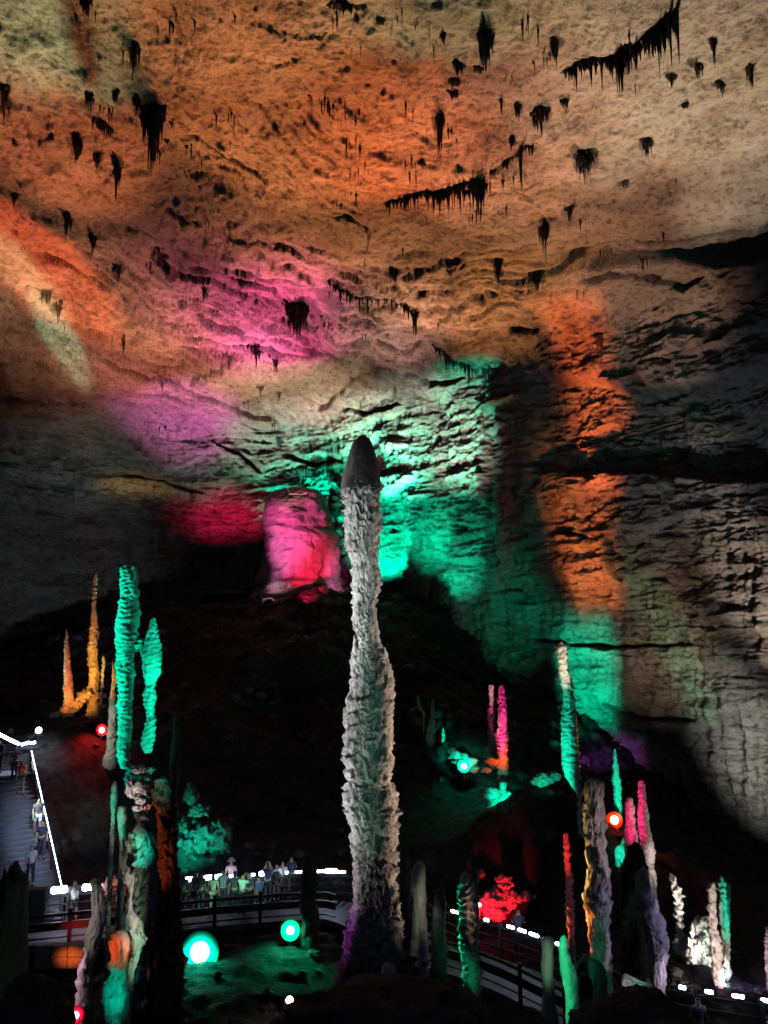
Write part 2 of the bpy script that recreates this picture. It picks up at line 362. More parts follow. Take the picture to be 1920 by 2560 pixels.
V = Pn + Nn * disp[..., None]
sh = link_mesh('cave_roof_and_walls', V.reshape(-1, 3), grid_faces(*PXg.shape)[:, ::-1], M['shell'])
tag(sh, kind='structure'); sh['label'] = 'limestone roof and walls of the cave washed by coloured floodlights'
# mineral stains: dark blotches with drip runs
stain_shade = sstep(.38, .6, fbm(S3(Pn, .35, .35, .35, 51), 4, .6)) * .55
stain_shade = np.maximum(stain_shade, sstep(.36, .5, fbm(S3(Pn, 1.1, 1.1, .5, 55), 3, .6)) * .5)
stain_shade *= .35 + .65 * sstep(.1, .3, fbm(S3(Pn, .06, .06, .06, 57), 2) + .15)
stain_shade = np.maximum(stain_shade, CRK * .9)  # dark deposit and shade of the cracks, both put into the colour
sh.data.attributes.new('stain_shade', 'FLOAT', 'POINT')
def shell_at(px, py):                         # point on the finished roof or wall and its inward normal
    j = int(np.argmin(abs(ax - px))); i = int(np.argmin(abs(ay - py)))
    return Vector(V[i, j]), Vector(Nn[i, j])
def add_shade(px, py, w, h, k=1.0):  # paints the shade at stalactite roots into the roof colour
    i = (ay > py - 2 * h) & (ay < py + 2 * h); j = (ax > px - 2 * w) & (ax < px + 2 * w)
    sl = np.ix_(i, j); e = ((wx[sl] - px) / w) ** 2 + ((wy[sl] - py) / h) ** 2
    stain_shade[sl] = np.maximum(stain_shade[sl], sstep(1.3, .5, e) * k)
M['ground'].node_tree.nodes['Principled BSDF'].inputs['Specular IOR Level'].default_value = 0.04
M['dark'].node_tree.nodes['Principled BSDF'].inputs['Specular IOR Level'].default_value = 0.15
# ------------------------------------------------------------------ stalagmites
def trace(ox, oy, rows, k=0.3858): return [(ox + a * k, ox + b * k, oy + c * k) for a, b, c in rows]
SEED = 0
def column(name, rows, Y, mat, parent=None, mode='ring', amp=.1, per=.3, cap=.8, down=None, step=2.2, ell=1.0, jag=.12, topflat=False):
    """a stalagmite grown along a traced centre line at depth Y; rows = (left, right, height) in photograph pixels"""
    global SEED
    SEED += 11.7; sd = SEED
    r = np.array(rows, float)
    cx = (r[:, 0] + r[:, 1]) / 2; py = r[:, 2]
    C = np.array([at(a, b, Y) for a, b in zip(cx, py)])
    depth = C[:, 1] * CP + C[:, 2] * SP
    rad = (r[:, 1] - r[:, 0]) / 2 * depth / F
    if down is not None:                       # run on into the ground
        g = down if down < 50 else gz(C[-1, 0], Y) - .6
        if g < C[-1, 2] - .1:
            C = np.vstack([C, [C[-1, 0], Y, g]]); rad = np.append(rad, rad[-1] * 1.15)
    zs = C[:, 2]; n = max(12, int((zs[0] - zs[-1]) * F / Y / step))
    zz_ = np.linspace(zs[0], zs[-1], n)
    ip = lambda a: np.interp(-zz_, -zs, a)
    X0, R0 = ip(C[:, 0]), ip(rad)
    k = np.hanning(7); k /= k.sum()            # soften the corners of the trace
    X0 = np.convolve(np.pad(X0, 3, 'edge'), k, 'valid'); R0 = np.convolve(np.pad(R0, 3, 'edge'), k, 'valid')
    r0 = R0[:max(2, n // 40)].mean(); hc = max(r0 * cap, 1e-3)                # rounded tip inside the traced top
    top = zs[0]; zt = top - hc * (1 - np.cos(np.linspace(.08, 1, 9)[:-1] * math.pi / 2)); zz2 = np.concatenate([zt, zz_[zz_ < zt[-1] - .005]])
    Xc = np.interp(-zz2, -zz_, X0); R = np.interp(-zz2, -zz_, R0)
    q_ = np.clip((zz2 - (top - hc)) / hc, 0, 1); R = R * np.sqrt(np.maximum(1 - q_ * q_, .001))
    nt_ = int(np.clip(2 * math.pi * rad.max() * F / Y / 2.2, 20, 200))
    th = np.linspace(0, 2 * math.pi, nt_, endpoint=False)
    Z, TH = np.meshgrid(zz2, th, indexing='ij'); RR = R[:, None] * np.ones_like(TH); XX = Xc[:, None]
    ux, uy = np.cos(TH), np.sin(TH)
    P = np.stack([ux * RR + sd, uy * RR, Z], -1)
    full = np.clip(R / max(np.median(R0) * .45, 1e-3), 0, 1)[:, None]
    fq = .55 / max(float(np.median(R0)), .1); d = fbm(S3(P, fq, fq, fq * .8, sd), 3) * (jag + .08) * RR * 1.6
    if mode == 'ring':
        amp = amp * 1.45
        ph = Z / per + fbm(S3(P, 1.6, 1.6, 1.1, sd), 3) * 1.9
        ph = ph + vn(S3(P, .3, .3, 1.1, sd)) * .8; d += (saw(ph, .72) - .5) * amp * (.25 + .9 * np.clip(fbm(S3(P, 1.1, 1.1, .6, sd + 3), 2) + .4, 0, 1)) + fbm(S3(P, 6, 6, 9, sd), 3) * amp * .45
        d += np.maximum(vn(S3(P, 4, 4, 5, sd)), 0) ** 2 * amp * .8
    elif mode == 'bark':
        w1 = fbm(S3(P, 1.3, 1.3, .6, sd), 3); w2 = fbm(S3(P, 3.4, 3.4, 1.0, sd + 2), 2)
        ph = Z / (per * 1.3) + w1 * 1.6 + w2 * 1.1; d += (saw(ph, .85) - .45) * amp * (.35 + 1.3 * np.clip(w1 + .35, 0, 1))
        ph = Z / (per * .5) + fbm(S3(P, 5, 5, 1.2, sd), 3) * 2.6; d += (saw(ph, .8) - .5) * amp * .5 * np.clip(w2 + .6, 0, 1)
        d += (ridged(S3(P, 3.2, 3.2, .9, sd), 4, .55) - .3) * amp * 1.2
        d += np.maximum(vn(S3(P, 2.0, 2.0, 1.0, sd + 5)) - .2, 0) * amp * .9
        d += fbm(S3(P, 14, 14, 5, sd), 2) * amp * .35
    elif mode == 'lump':
        d += ridged(S3(P, 1.5, 1.5, 1.0, sd), 3) * amp + fbm(S3(P, 4, 4, 4, sd), 4) * amp * .6
    elif mode == 'dome':
        d += fbm(S3(P, .28, .28, .2, sd), 3) * .7 + fbm(S3(P, 1.1, 1.1, 1.6, sd), 5, .6) * .26 - sstep(.12, .0, np.abs(vn(S3(P, .45, .45, .8, sd + 8)))) * .35 * sstep(0, .3, vn(S3(P, .4, .4, .4, sd + 2)) + .1) + np.maximum(vn(S3(P, .5, .5, .9, sd + 4)) - .35, 0) * -1.2
    elif mode == 'flow':
        d += fbm(S3(P, .7, .7, .45, sd), 4) * amp * 1.6 + fbm(S3(P, 3, 3, 5, sd), 4, .65) * amp * .6 + (ridged(S3(P, 2.6, 2.6, .5, sd), 3) - .3) * amp * .8
    d = d - d.mean() - amp * (.6 if mode == 'bark' else .25)
    RR2 = np.maximum(RR + d * full, RR * .25)
    wx_ = (fbm(S3(np.stack([Z * 0 + sd, Z * 0, Z], -1), 1, 1, .9), 2)) * RR * .18
    V_ = np.stack([XX + wx_ + ux * RR2, Y + uy * RR2 * ell, Z + (fbm(S3(P, 2, 2, 2, sd + 9), 2) * amp * .5 if mode == 'bark' else 0)], -1)
    tip = np.array([[Xc[0], Y, zz2[0] + .02]])
    nr = len(zz2); VV = V_.reshape(-1, 3); Fq = grid_faces(nr, nt_, True)
    me_f = [tuple(q[::-1]) for q in ()]
    base = Vector((float(Xc[-1]), Y, float(zz2[-1]))) if parent is None else Vector((0, 0, 0))
    off_ = np.array(base) if parent is None else np.array(parent.location)
    o = link_mesh(name, VV - off_, Fq[:, ::-1], mat, parent)
    # close the tip
    bm = bmesh.new(); bm.from_mesh(o.data); bm.verts.ensure_lookup_table()
    t = bm.verts.new(tip[0] - off_); bm.verts.ensure_lookup_table()
    for i in range(nt_):
        f = bm.faces.new((bm.verts[i], bm.verts[(i + 1) % nt_], t)); f.smooth = True
    bmesh.ops.recalc_face_normals(bm, faces=bm.faces); bm.to_mesh(o.data); bm.free()
    if parent is None: o.location = base
    return o
def stal(rows, Y, mat, label, group=None, **k):
    o = column('stalagmite', rows, Y, M[mat], **k); tag(o, label, 'stalagmite', group); return o
def local(px, py, Y, off, col, L, rx, ry, soft=.6, **k):
    """an added spot with no fitting, often in mid-air, offset (metres) from its target"""
    c = at(px, py, Y); p = c + Vector(off); p.z = max(p.z, gz(p.x, p.y) + .45); r = (c - p).length; dep = Y
    return spot(p, c, col, L, min(60, math.degrees(math.atan(rx * dep / F / r))), min(60, math.degrees(math.atan(ry * dep / F / r))), soft=soft, **k)

R1 = lambda rows: trace(0, 1280, rows); R2 = lambda rows: trace(640, 1280, rows); R3 = lambda rows: trace(1280, 1280, rows)
R4 = lambda rows: trace(0, 1920, rows); R5 = lambda rows: trace(640, 1920, rows); R6 = lambda rows: trace(1280, 1920, rows)

# the great central stalagmite: dark smooth cap, flaky shaft, spreading foot
CY = 26.0
CB = Vector((at(905, 2420, CY).x, CY, gz(at(905, 2420, CY).x, CY)))
big = empty('stalagmite', CB); tag(big, 'tallest slender stalagmite in the middle, flaky shaft with a smooth dark cap', 'stalagmite')
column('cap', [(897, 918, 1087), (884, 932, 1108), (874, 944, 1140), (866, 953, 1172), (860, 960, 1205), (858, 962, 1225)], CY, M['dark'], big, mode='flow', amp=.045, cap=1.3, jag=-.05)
column('shaft', [(856, 967, 1206), (858, 966, 1216), (862, 960, 1230), (862, 958, 1260), (864, 957, 1300), (864, 957, 1345), (868, 954, 1375), (880, 952, 1392), (882, 952, 1440), (882, 950, 1500), (882, 950, 1560),
 (891, 947, 1600), (884, 955, 1620), (874, 970, 1632), (872, 975, 1660), (866, 980, 1720), (857, 984, 1750), (858, 984, 1800), (863, 991, 1860), (857, 996, 1900), (864, 988, 1925), (868, 984, 1950), (862, 996, 2010), (862, 994, 2040),
 (871, 989, 2070), (873, 994, 2130), (880, 993, 2200), (877, 1002, 2260), (872, 1012, 2300), (866, 1016, 2350), (862, 1024, 2400)], CY, M['bark'], big, mode='bark', amp=.17, per=.36, cap=.15, step=1.7, jag=-.03)
column('foot', [(868, 1012, 2385), (850, 1030, 2430), (810, 1060, 2490), (770, 1100, 2560), (740, 1140, 2620)], CY, M['near_black'], big, mode='bark', amp=.3, per=.6, cap=.3, down=99, jag=.2)
for (px, py, w, h) in ((886, 1600, 7, 30), (960, 1640, 9, 44), (884, 1655, 9, 34), (946, 1640, 8, 30), (968, 1680, 8, 40)):
    column('spike', [(px - w * .4, px + w * .4, py - h / 2), (px - w, px + w, py), (px - w * .9, px + w * 1.1, py + h)], CY - .15, M['bark'], big, mode='bark', amp=.04, per=.2, cap=1)

# glowing green pair with a joining bridge
gp_ = at(330, 1960, 28); gpair = empty('stalagmite', Vector((gp_.x, 28, gz(gp_.x, 28)))); tag(gpair, 'pair of tall green lit stalagmites joined part way up, on the left', 'stalagmite')
column('pillar', R1([(783, 850, 345), (778, 875, 372), (780, 895, 420), (772, 895, 500), (770, 898, 560), (758, 903, 680), (755, 908, 740), (751, 914, 800), (751, 905, 850), (755, 885, 900), (750, 868, 960), (752, 865, 1050), (760, 866, 1150), (757, 860, 1250), (764, 866, 1350), (762, 858, 1450), (758, 848, 1540), (765, 835, 1620), (780, 860, 1660)]), 28, M['ring'], gpair, amp=.075, per=.17, cap=.6, jag=.06)
column('tip', R1([(848, 888, 342), (844, 893, 380), (842, 896, 460), (840, 896, 560)]), 27.9, M['ring'], gpair, amp=.05, per=.2, cap=.9, jag=.05)
column('pillar', R1([(975, 1010, 683), (962, 1018, 720), (950, 1036, 800), (935, 1045, 860), (912, 1046, 920), (915, 1050, 980), (920, 1048, 1045), (938, 1030, 1085), (942, 1014, 1120), (922, 1010, 1180), (930, 1002, 1260), (940, 1004, 1330), (922, 1008, 1430), (908, 1000, 1510), (925, 985, 1560)]), 28, M['ring'], gpair, amp=.085, per=.16, cap=.6, jag=.08)
column('bridge', R1([(885, 935, 815), (870, 945, 850), (860, 930, 890), (870, 900, 905)]), 28, M['ring'], gpair, amp=.08, per=.2, jag=.1)
column('base', R4([(800, 985, 0), (790, 990, 90), (850, 985, 200), (830, 1010, 300), (900, 1060, 400), (880, 1120, 520), (870, 1150, 700), (830, 1155, 900), (780, 1160, 1100), (760, 1170, 1400), (740, 1190, 1700)]), 28.3, M['bark'], gpair, mode='bark', amp=.22, per=.6, cap=.3, down=99, jag=.15)
column('black_pillar', R4([(1010, 1075, 60), (985, 1085, 130), (985, 1110, 240), (1000, 1140, 380), (1020, 1162, 520), (1030, 1165, 700), (1020, 1160, 900), (980, 1170, 1100), (950, 1180, 1400)]), 27.4, M['near_black'], gpair, mode='bark', amp=.14, per=.5, cap=.4, down=99)
# orange ones far left
stal(R1([(428, 436, 755), (424, 442, 800), (420, 446, 850), (414, 455, 900), (413, 456, 990), (412, 470, 1050), (411, 472, 1120), (408, 476, 1200), (404, 480, 1280)]), 50, 'ring', 'slim orange stalagmite with a pale green edge, leftmost on the lit ledge', amp=.06, per=.3, down=99)
stal(R1([(612, 630, 398), (603, 632, 450), (598, 626, 520), (592, 622, 600), (590, 634, 660), (585, 636, 740), (578, 640, 830), (568, 640, 880), (570, 636, 960), (572, 640, 1040), (568, 640, 1115)]), 50, 'ring', 'tallest slender orange and yellow stalagmite on the left ledge', amp=.07, per=.3, down=99)
stal(R1([(664, 682, 930), (660, 684, 980), (655, 678, 1040), (650, 672, 1100)]), 49, 'ring', 'small yellow stalagmite just right of the tall orange one', amp=.06, per=.3, down=99)
stal(R1([(722, 735, 965), (724, 755, 1020), (718, 760, 1080), (716, 758, 1145), (705, 760, 1220)]), 44, 'ring', 'short orange stalagmite half hidden behind the green pair', amp=.1, per=.3, down=99)
stal(R1([(710, 728, 1215), (705, 742, 1290), (702, 748, 1380), (695, 750, 1470), (680, 752, 1560), (660, 755, 1640)]), 44, 'ring', 'pale grey stalagmite beside the red lamp', amp=.05, per=.25, down=99)
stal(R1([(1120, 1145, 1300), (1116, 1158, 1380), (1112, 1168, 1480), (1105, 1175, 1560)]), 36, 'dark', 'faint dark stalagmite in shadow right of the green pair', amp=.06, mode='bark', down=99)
stal(R4([(735, 752, 85), (722, 762, 130), (712, 764, 190), (712, 755, 260), (720, 750, 290)]), 31, 'ring', 'small greenish white stalagmite left of the white rock pile', amp=.04, per=.2, down=99)
stal(R4([(765, 812, 245), (762, 818, 300), (766, 820, 380), (775, 820, 425)]), 30, 'smooth', 'short smooth green stump below the white rock pile', mode='flow', amp=.03, cap=.4, down=99)
# front left
stal(R4([(590, 645, 715), (580, 662, 740), (578, 668, 850), (580, 685, 950), (560, 690, 1050), (548, 640, 1180), (505, 610, 1300), (500, 600, 1400), (500, 600, 1600), (490, 620, 1700)]), 26, 'bark', 'brown flaky stalagmite standing in front of the left railing', amp=.08, per=.4, mode='bark', down=99)
stal(R4([(700, 780, 1060), (700, 860, 1110), (700, 860, 1240), (690, 860, 1330), (670, 840, 1450), (660, 830, 1560), (650, 840, 1700)]), 25.5, 'bark', 'shaggy stump lit orange above and green below, front left', amp=.14, per=.5, mode='bark', down=99, cap=.2)
stal(R4([(782, 806, 455), (782, 830, 560), (782, 826, 620), (800, 890, 720), (825, 885, 790), (812, 870, 900), (830, 920, 1000), (850, 950, 1120), (855, 900, 1200), (835, 880, 1300), (800, 850, 1450), (790, 840, 1650)]), 25, 'bark', 'thin crooked whitish stalagmite leaning against the black pillar, front left', amp=.1, per=.4, mode='bark', down=99)
# behind and beside the central column
stal(R5([(310, 370, 555), (295, 392, 640), (292, 400, 760), (290, 402, 880), (285, 410, 980)]), 33, 'near_black', 'thick black stalagmite in front of the railing left of centre', mode='flow', amp=.08, down=99)
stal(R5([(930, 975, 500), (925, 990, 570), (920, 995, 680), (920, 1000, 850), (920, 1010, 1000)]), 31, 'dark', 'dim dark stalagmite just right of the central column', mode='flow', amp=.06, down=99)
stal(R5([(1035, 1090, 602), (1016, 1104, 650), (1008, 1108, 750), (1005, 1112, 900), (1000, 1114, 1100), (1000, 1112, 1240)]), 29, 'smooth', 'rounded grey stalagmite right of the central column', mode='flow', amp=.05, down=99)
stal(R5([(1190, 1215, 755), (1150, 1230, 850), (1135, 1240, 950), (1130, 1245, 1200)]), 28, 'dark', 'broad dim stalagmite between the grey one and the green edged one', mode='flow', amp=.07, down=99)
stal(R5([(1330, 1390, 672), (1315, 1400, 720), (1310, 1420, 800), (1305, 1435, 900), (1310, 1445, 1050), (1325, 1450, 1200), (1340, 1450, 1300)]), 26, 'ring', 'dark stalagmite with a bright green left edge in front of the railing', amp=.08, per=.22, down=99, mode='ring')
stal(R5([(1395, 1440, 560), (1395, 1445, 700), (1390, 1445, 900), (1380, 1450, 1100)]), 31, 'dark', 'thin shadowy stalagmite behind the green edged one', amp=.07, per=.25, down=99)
stal(R5([(825, 890, 1262), (810, 902, 1300), (808, 908, 1380), (805, 912, 1450)]), 23.5, 'smooth', 'low rounded brown stump before the foot of the central column', mode='flow', amp=.04, down=99)
stal(R5([(1262, 1285, 1405), (1258, 1300, 1450), (1230, 1335, 1500), (1224, 1335, 1560), (1235, 1345, 1659)]), 24, 'lumpf' if 'lumpf' in M else 'bark', 'small jagged green stalagmite at the bottom edge right of centre', amp=.1, per=.3, mode='bark', down=99)
# hill right of centre
stal(R2([(1505, 1540, 1115), (1500, 1545, 1150), (1504, 1544, 1225), (1500, 1548, 1300)]), 52, 'ring', 'short pale green stub behind the ringed red stalagmite', amp=.08, per=.35, down=99)
stal(R2([(1575, 1605, 1118), (1565, 1614, 1160), (1565, 1618, 1220), (1562, 1628, 1320), (1556, 1633, 1400), (1540, 1634, 1440), (1550, 1632, 1500), (1558, 1634, 1580), (1565, 1632, 1630)]), 50, 'ring', 'ringed red and pink stalagmite on the dark hill right of centre', amp=.13, per=.36, down=99)
stal(R2([(1207, 1222, 1395), (1202, 1228, 1440), (1200, 1228, 1500), (1198, 1232, 1550)]), 54, 'ring', 'tiny bright green stalagmite on the dark hill', amp=.08, per=.3, down=99)
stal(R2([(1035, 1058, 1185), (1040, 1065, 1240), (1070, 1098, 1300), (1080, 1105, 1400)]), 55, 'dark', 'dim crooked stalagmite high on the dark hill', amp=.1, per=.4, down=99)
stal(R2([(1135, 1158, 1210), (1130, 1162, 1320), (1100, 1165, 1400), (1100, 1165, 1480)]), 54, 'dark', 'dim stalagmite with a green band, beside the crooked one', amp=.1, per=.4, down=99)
stal(R5([(1578, 1620, 88), (1575, 1625, 130), (1575, 1640, 200), (1570, 1659, 255)]), 47, 'ring', 'stubby bright green stalagmite among green rocks', amp=.08, per=.3, down=99)
# crest
for (a, b, c, l) in ((1136, 1182, 432, 'tallest black post like stalagmite on the crest before the green wall'), (945, 972, 558, 'small black stalagmite on the crest, second from the central column'), (905, 930, 605, 'tiny black stalagmite on the crest nearest the central column'),
                     (1212, 1236, 490, 'black stalagmite just right of the tallest post on the crest'), (1030, 1046, 530, 'thin black stalagmite left of the tallest post on the crest'), (1100, 1118, 495, 'bright green stub left of the tallest post on the crest')):
    stal(R2([(a + 4, b - 4, c), (a, b, c + 20), (a + 2, b, c + 60), (a - 4, b + 3, c + 120)]), 80 if 'bright' not in l else 81, 'near_black' if 'black' in l else 'smooth', l, 'small stalagmites along the hill crest', amp=.15, mode='lump', down=99)
# right group
stal(R3([(303, 345, 842), (295, 355, 860), (297, 366, 930), (300, 370, 1010), (308, 385, 1060), (318, 400, 1110), (322, 408, 1200), (318, 418, 1300), (314, 420, 1400), (312, 425, 1500), (318, 440, 1620), (335, 446, 1700), (370, 448, 1760), (400, 452, 1810), (420, 460, 1870)]), 40, 'ring', 'tall stalagmite with a white tip and green shaft against the green wall', amp=.11, per=.3, down=99)
stal(R6([(490, 570, 70), (468, 590, 90), (460, 592, 160), (458, 590, 250), (468, 600, 350), (472, 615, 450), (478, 625, 550), (488, 640, 650), (470, 640, 750), (450, 645, 830), (455, 650, 900), (480, 650, 960), (490, 640, 1050), (505, 640, 1150)]), 26, 'bark', 'thick flat topped grey brown stalagmite with golden sparkling left rim', amp=.09, per=.4, mode='bark', down=99, cap=.35)
stal(R3([(655, 676, 1530), (650, 684, 1580), (648, 690, 1640), (650, 700, 1720), (650, 710, 1800), (655, 714, 1860), (665, 714, 1920)]), 44, 'ring', 'slim bright green stalagmite above the orange lamp', amp=.07, per=.24, down=99)
stal(R6([(742, 785, 188), (738, 796, 240), (732, 800, 330), (730, 806, 400), (728, 815, 470), (735, 840, 560), (720, 850, 640)]), 31, 'ring', 'ringed magenta stalagmite, shorter of the pink two', amp=.07, per=.2, down=99, cap=.3)
stal(R6([(825, 858, 80), (810, 868, 120), (808, 878, 200), (808, 888, 320), (820, 905, 440), (838, 925, 520), (862, 932, 620), (890, 938, 700), (915, 942, 780), (900, 948, 860)]), 30, 'ring', 'tall curved stalagmite, magenta left side and grey ringed right side', amp=.07, per=.18, down=99)
stal(R6([(770, 830, 480), (745, 850, 520), (720, 870, 600), (700, 880, 680), (690, 860, 800), (700, 850, 1000), (690, 860, 1200), (680, 880, 1450)]), 27.5, 'near_black', 'black stalagmite trunk under the magenta ringed one', amp=.12, mode='bark', per=.4, down=99)
stal(R6([(820, 880, 640), (795, 905, 680), (790, 930, 780), (792, 950, 900), (800, 968, 960), (860, 985, 1030), (866, 1002, 1120), (872, 1003, 1200), (880, 1000, 1300), (875, 1000, 1390), (850, 1000, 1460)]), 24, 'bark', 'massive grey violet stalagmite with a fluted base, right of the black trunk', amp=.09, mode='bark', per=.35, down=99)
stal(R6([(700, 760, 1330), (690, 820, 1390), (700, 900, 1440), (720, 920, 1470)]), 23.6, 'bark', 'low fluted rock skirt lit white and green at the foot of the violet stalagmite', amp=.12, mode='bark', per=.4, down=99)
stal(R6([(335, 362, 415), (328, 374, 450), (332, 380, 560), (340, 385, 650), (345, 395, 720), (340, 400, 900), (350, 410, 1080)]), 27, 'ring', 'narrow stalagmite with a bright red upper half, right of the red rocks', amp=.06, per=.22, down=99)
stal(R6([(325, 350, 1083), (306, 362, 1130), (305, 375, 1190), (308, 395, 1240), (312, 425, 1320), (325, 436, 1400), (338, 436, 1460), (345, 430, 1550), (348, 425, 1659)]), 21.5, 'smooth', 'smooth bright green stalagmite in the front at the bottom', mode='flow', amp=.04, down=99)
stal(R6([(420, 560, 1230), (400, 620, 1330), (420, 610, 1500), (430, 600, 1659)]), 22.5, 'dark', 'broad dark brown mound stalagmite behind the front green one', mode='flow', amp=.12, down=99)
stal(R6([(215, 255, 1088), (192, 266, 1120), (190, 268, 1200), (188, 270, 1300), (192, 278, 1430)]), 26, 'smooth', 'short grey green stalagmite against the right railing', mode='flow', amp=.03, down=99)
stal(R6([(1018, 1032, 680), (1016, 1072, 712), (1018, 1080, 740), (1040, 1096, 800), (1044, 1105, 860), (1056, 1112, 940), (1062, 1112, 1010), (1056, 1118, 1060), (1048, 1150, 1110), (1050, 1145, 1180), (1062, 1130, 1235)]), 34, 'ring', 'bright white stalagmite above the right walkway', amp=.13, per=.34, down=99)
stal(R6([(1282, 1320, 735), (1264, 1330, 770), (1260, 1332, 860), (1268, 1336, 960), (1275, 1340, 1050), (1282, 1372, 1150), (1288, 1375, 1250), (1292, 1378, 1350), (1300, 1370, 1440)]), 30, 'ring', 'banded white and pink stalagmite behind the right railing', amp=.11, per=.3, down=99)
stal(R6([(1342, 1372, 698), (1336, 1386, 740), (1336, 1395, 820), (1340, 1402, 920), (1345, 1412, 1050), (1360, 1412, 1180), (1370, 1410, 1280), (1375, 1435, 1330), (1350, 1400, 1400)]), 30.8, 'ring', 'green lit ringed stalagmite behind the banded pink one', amp=.09, per=.24, down=99)
stal(R6([(1395, 1415, 740), (1390, 1418, 850), (1390, 1416, 1100), (1385, 1412, 1250)]), 31.3, 'ring', 'thin grey stalagmite at the right of the green ringed one', amp=.06, per=.24, down=99)
stal(R6([(1640, 1675, 1030), (1632, 1690, 1150), (1640, 1690, 1300), (1645, 1690, 1400), (1655, 1690, 1500)]), 29, 'ring', 'ringed pinkish stalagmite cut by the right edge of the photo', amp=.06, per=.2, down=99)

# ------------------------------------------------------------------ dome
dm = column('rock_dome', [(722, 762, 1215), (694, 792, 1224), (674, 812, 1242), (662, 826, 1268), (656, 834, 1300), (654, 840, 1335), (655, 846, 1375), (660, 852, 1410), (656, 862, 1440), (636, 872, 1470), (618, 884, 1500)], 84, M['smooth'], mode='dome', amp=.5, cap=.6, down=99, step=1.6, jag=.05)
tag(dm, 'huge rounded rock dome lit magenta and red on top of the hill', 'rock dome')

# ------------------------------------------------------------------ boulders
def boulder(px, py, Y, rx, ry, mat, label=None, group=None, name='boulder', sink=.3, ell=.9, amp=.5, n=64, freq=1.9, parent=None, facet=0):
    global SEED
    SEED += 7.3
    c = at(px, py, Y); a = rx * Y / F; b = ry * Y / F
    th = np.linspace(0, 2 * math.pi, n, endpoint=False); ph = np.linspace(.02, math.pi - .02, n // 2 + 1)
    PH, TH = np.meshgrid(ph, th, indexing='ij'); d = np.stack([np.sin(PH) * np.cos(TH), np.sin(PH) * np.sin(TH), np.cos(PH)], -1)
    r = 1 + amp * (fbm(d * freq + SEED, 4, .6) * 1.2 + .9 * ridged(d * freq * 1.3 + SEED, 4, .6) - .45)
    Vb = d * r[..., None] * np.array([a, (a + b) / 2 * ell, b])
    p = parent
    o = link_mesh(name, Vb.reshape(-1, 3), grid_faces(len(ph), n, True)[:, ::-1], M[mat] if isinstance(mat, str) else mat, p)
    if p is None: o.location = c; tag(o, label, 'rock', group)
    else: o.location = c - p.location
    return o
def pile(items, Y, mat, label, group=None, name='rock_pile', **k):
    c = at(items[0][0], items[0][1], Y); e = empty(name, c); tag(e, label, 'rock pile', group)
    for (px, py, rx, ry) in list(items):           # smaller broken pieces about each block
        for _k in range(3): items.append((px + random.uniform(-1, 1) * rx * 1.1, py + random.uniform(-.3, 1) * ry, rx * random.uniform(.25, .5), ry * random.uniform(.25, .5)))
    for i, (px, py, rx, ry) in enumerate(items):
        o = boulder(px, py, Y + random.uniform(-.4, .4), rx, ry, mat, parent=e, name='rock', **{'n': 64 if rx > 12 else 32, **k})
    return e
pile([(348, 1925, 16, 9), (374, 1926, 9, 7), (368, 1945, 8, 6), (355, 1998, 16, 12), (368, 2012, 12, 10), (345, 2020, 12, 8), (330, 1970, 14, 20), (352, 1968, 14, 14), (362, 2045, 12, 5)], 27.2, 'smooth', 'heap of pale rocks below the green pair of stalagmites')
pile([(365, 2080, 26, 34), (340, 2085, 16, 8), (388, 2105, 22, 18), (335, 2110, 16, 22)], 28.6, 'smooth', 'green lit rocks behind the white rock pile')
pile([(466, 2120, 24, 30), (520, 2095, 40, 34), (555, 2080, 26, 30), (470, 2060, 22, 18), (500, 2025, 22, 14), (478, 1985, 16, 22)], 42, 'dark', 'green lit rock slabs right of the black pillar')
pile([(165, 1778, 16, 10), (190, 1765, 16, 14), (212, 1740, 18, 14), (232, 1722, 12, 12), (143, 1788, 16, 7), (245, 1738, 18, 8), (265, 1770, 10, 8)], 49.5, 'smooth', 'orange and yellow lit rocks on the left ledge')
pile([(1222, 2262, 26, 24), (1250, 2245, 32, 26), (1275, 2250, 20, 18), (1262, 2205, 20, 14), (1240, 2280, 30, 16), (1312, 2240, 12, 10), (1205, 2185, 7, 10), (1334, 2242, 5, 5), (1290, 2288, 16, 8)], 38, 'smooth', 'scarlet lit rocks above the right railing', amp=.6)
pile([(1250, 2008, 26, 16), (1278, 2016, 20, 12), (1226, 1985, 22, 14), (1268, 1990, 14, 12)], 47, 'smooth', 'bright green rocks around the stubby green stalagmite')
pile([(1165, 1905, 24, 14), (1140, 1888, 14, 9), (1185, 1925, 14, 8), (1130, 1876, 10, 6)], 51, 'smooth', 'green rocks around the small green lamp on the hill')
pile([(1230, 1905, 16, 8), (1250, 1915, 10, 6), (1216, 1925, 12, 6), (1222, 1872, 7, 5)], 50, 'smooth', 'orange rocks at the foot of the ringed red stalagmite')
pile([(1358, 1950, 22, 14), (1385, 1940, 16, 10), (1340, 1955, 10, 6)], 42, 'smooth', 'dim green rocks left of the white tipped stalagmite')
pile([(1552, 2135, 14, 20), (1562, 2110, 8, 16), (1545, 2160, 6, 8)], 33, 'smooth', 'turquoise lit rock wedged left of the black trunk', amp=.2)
pile([(1748, 2330, 18, 30), (1765, 2345, 20, 36), (1742, 2380, 22, 28), (1772, 2400, 22, 26), (1790, 2425, 16, 18), (1722, 2385, 14, 22), (1758, 2310, 18, 14)], 33, 'smooth', 'lumpy white and green flowstone beside the white stalagmite', amp=.45)
pile([(1700, 2455, 20, 10), (1732, 2470, 18, 9), (1690, 2430, 14, 8), (1840, 2470, 30, 12), (1890, 2480, 26, 12)], 30, 'dark', 'low violet tinted rocks behind the right railing')
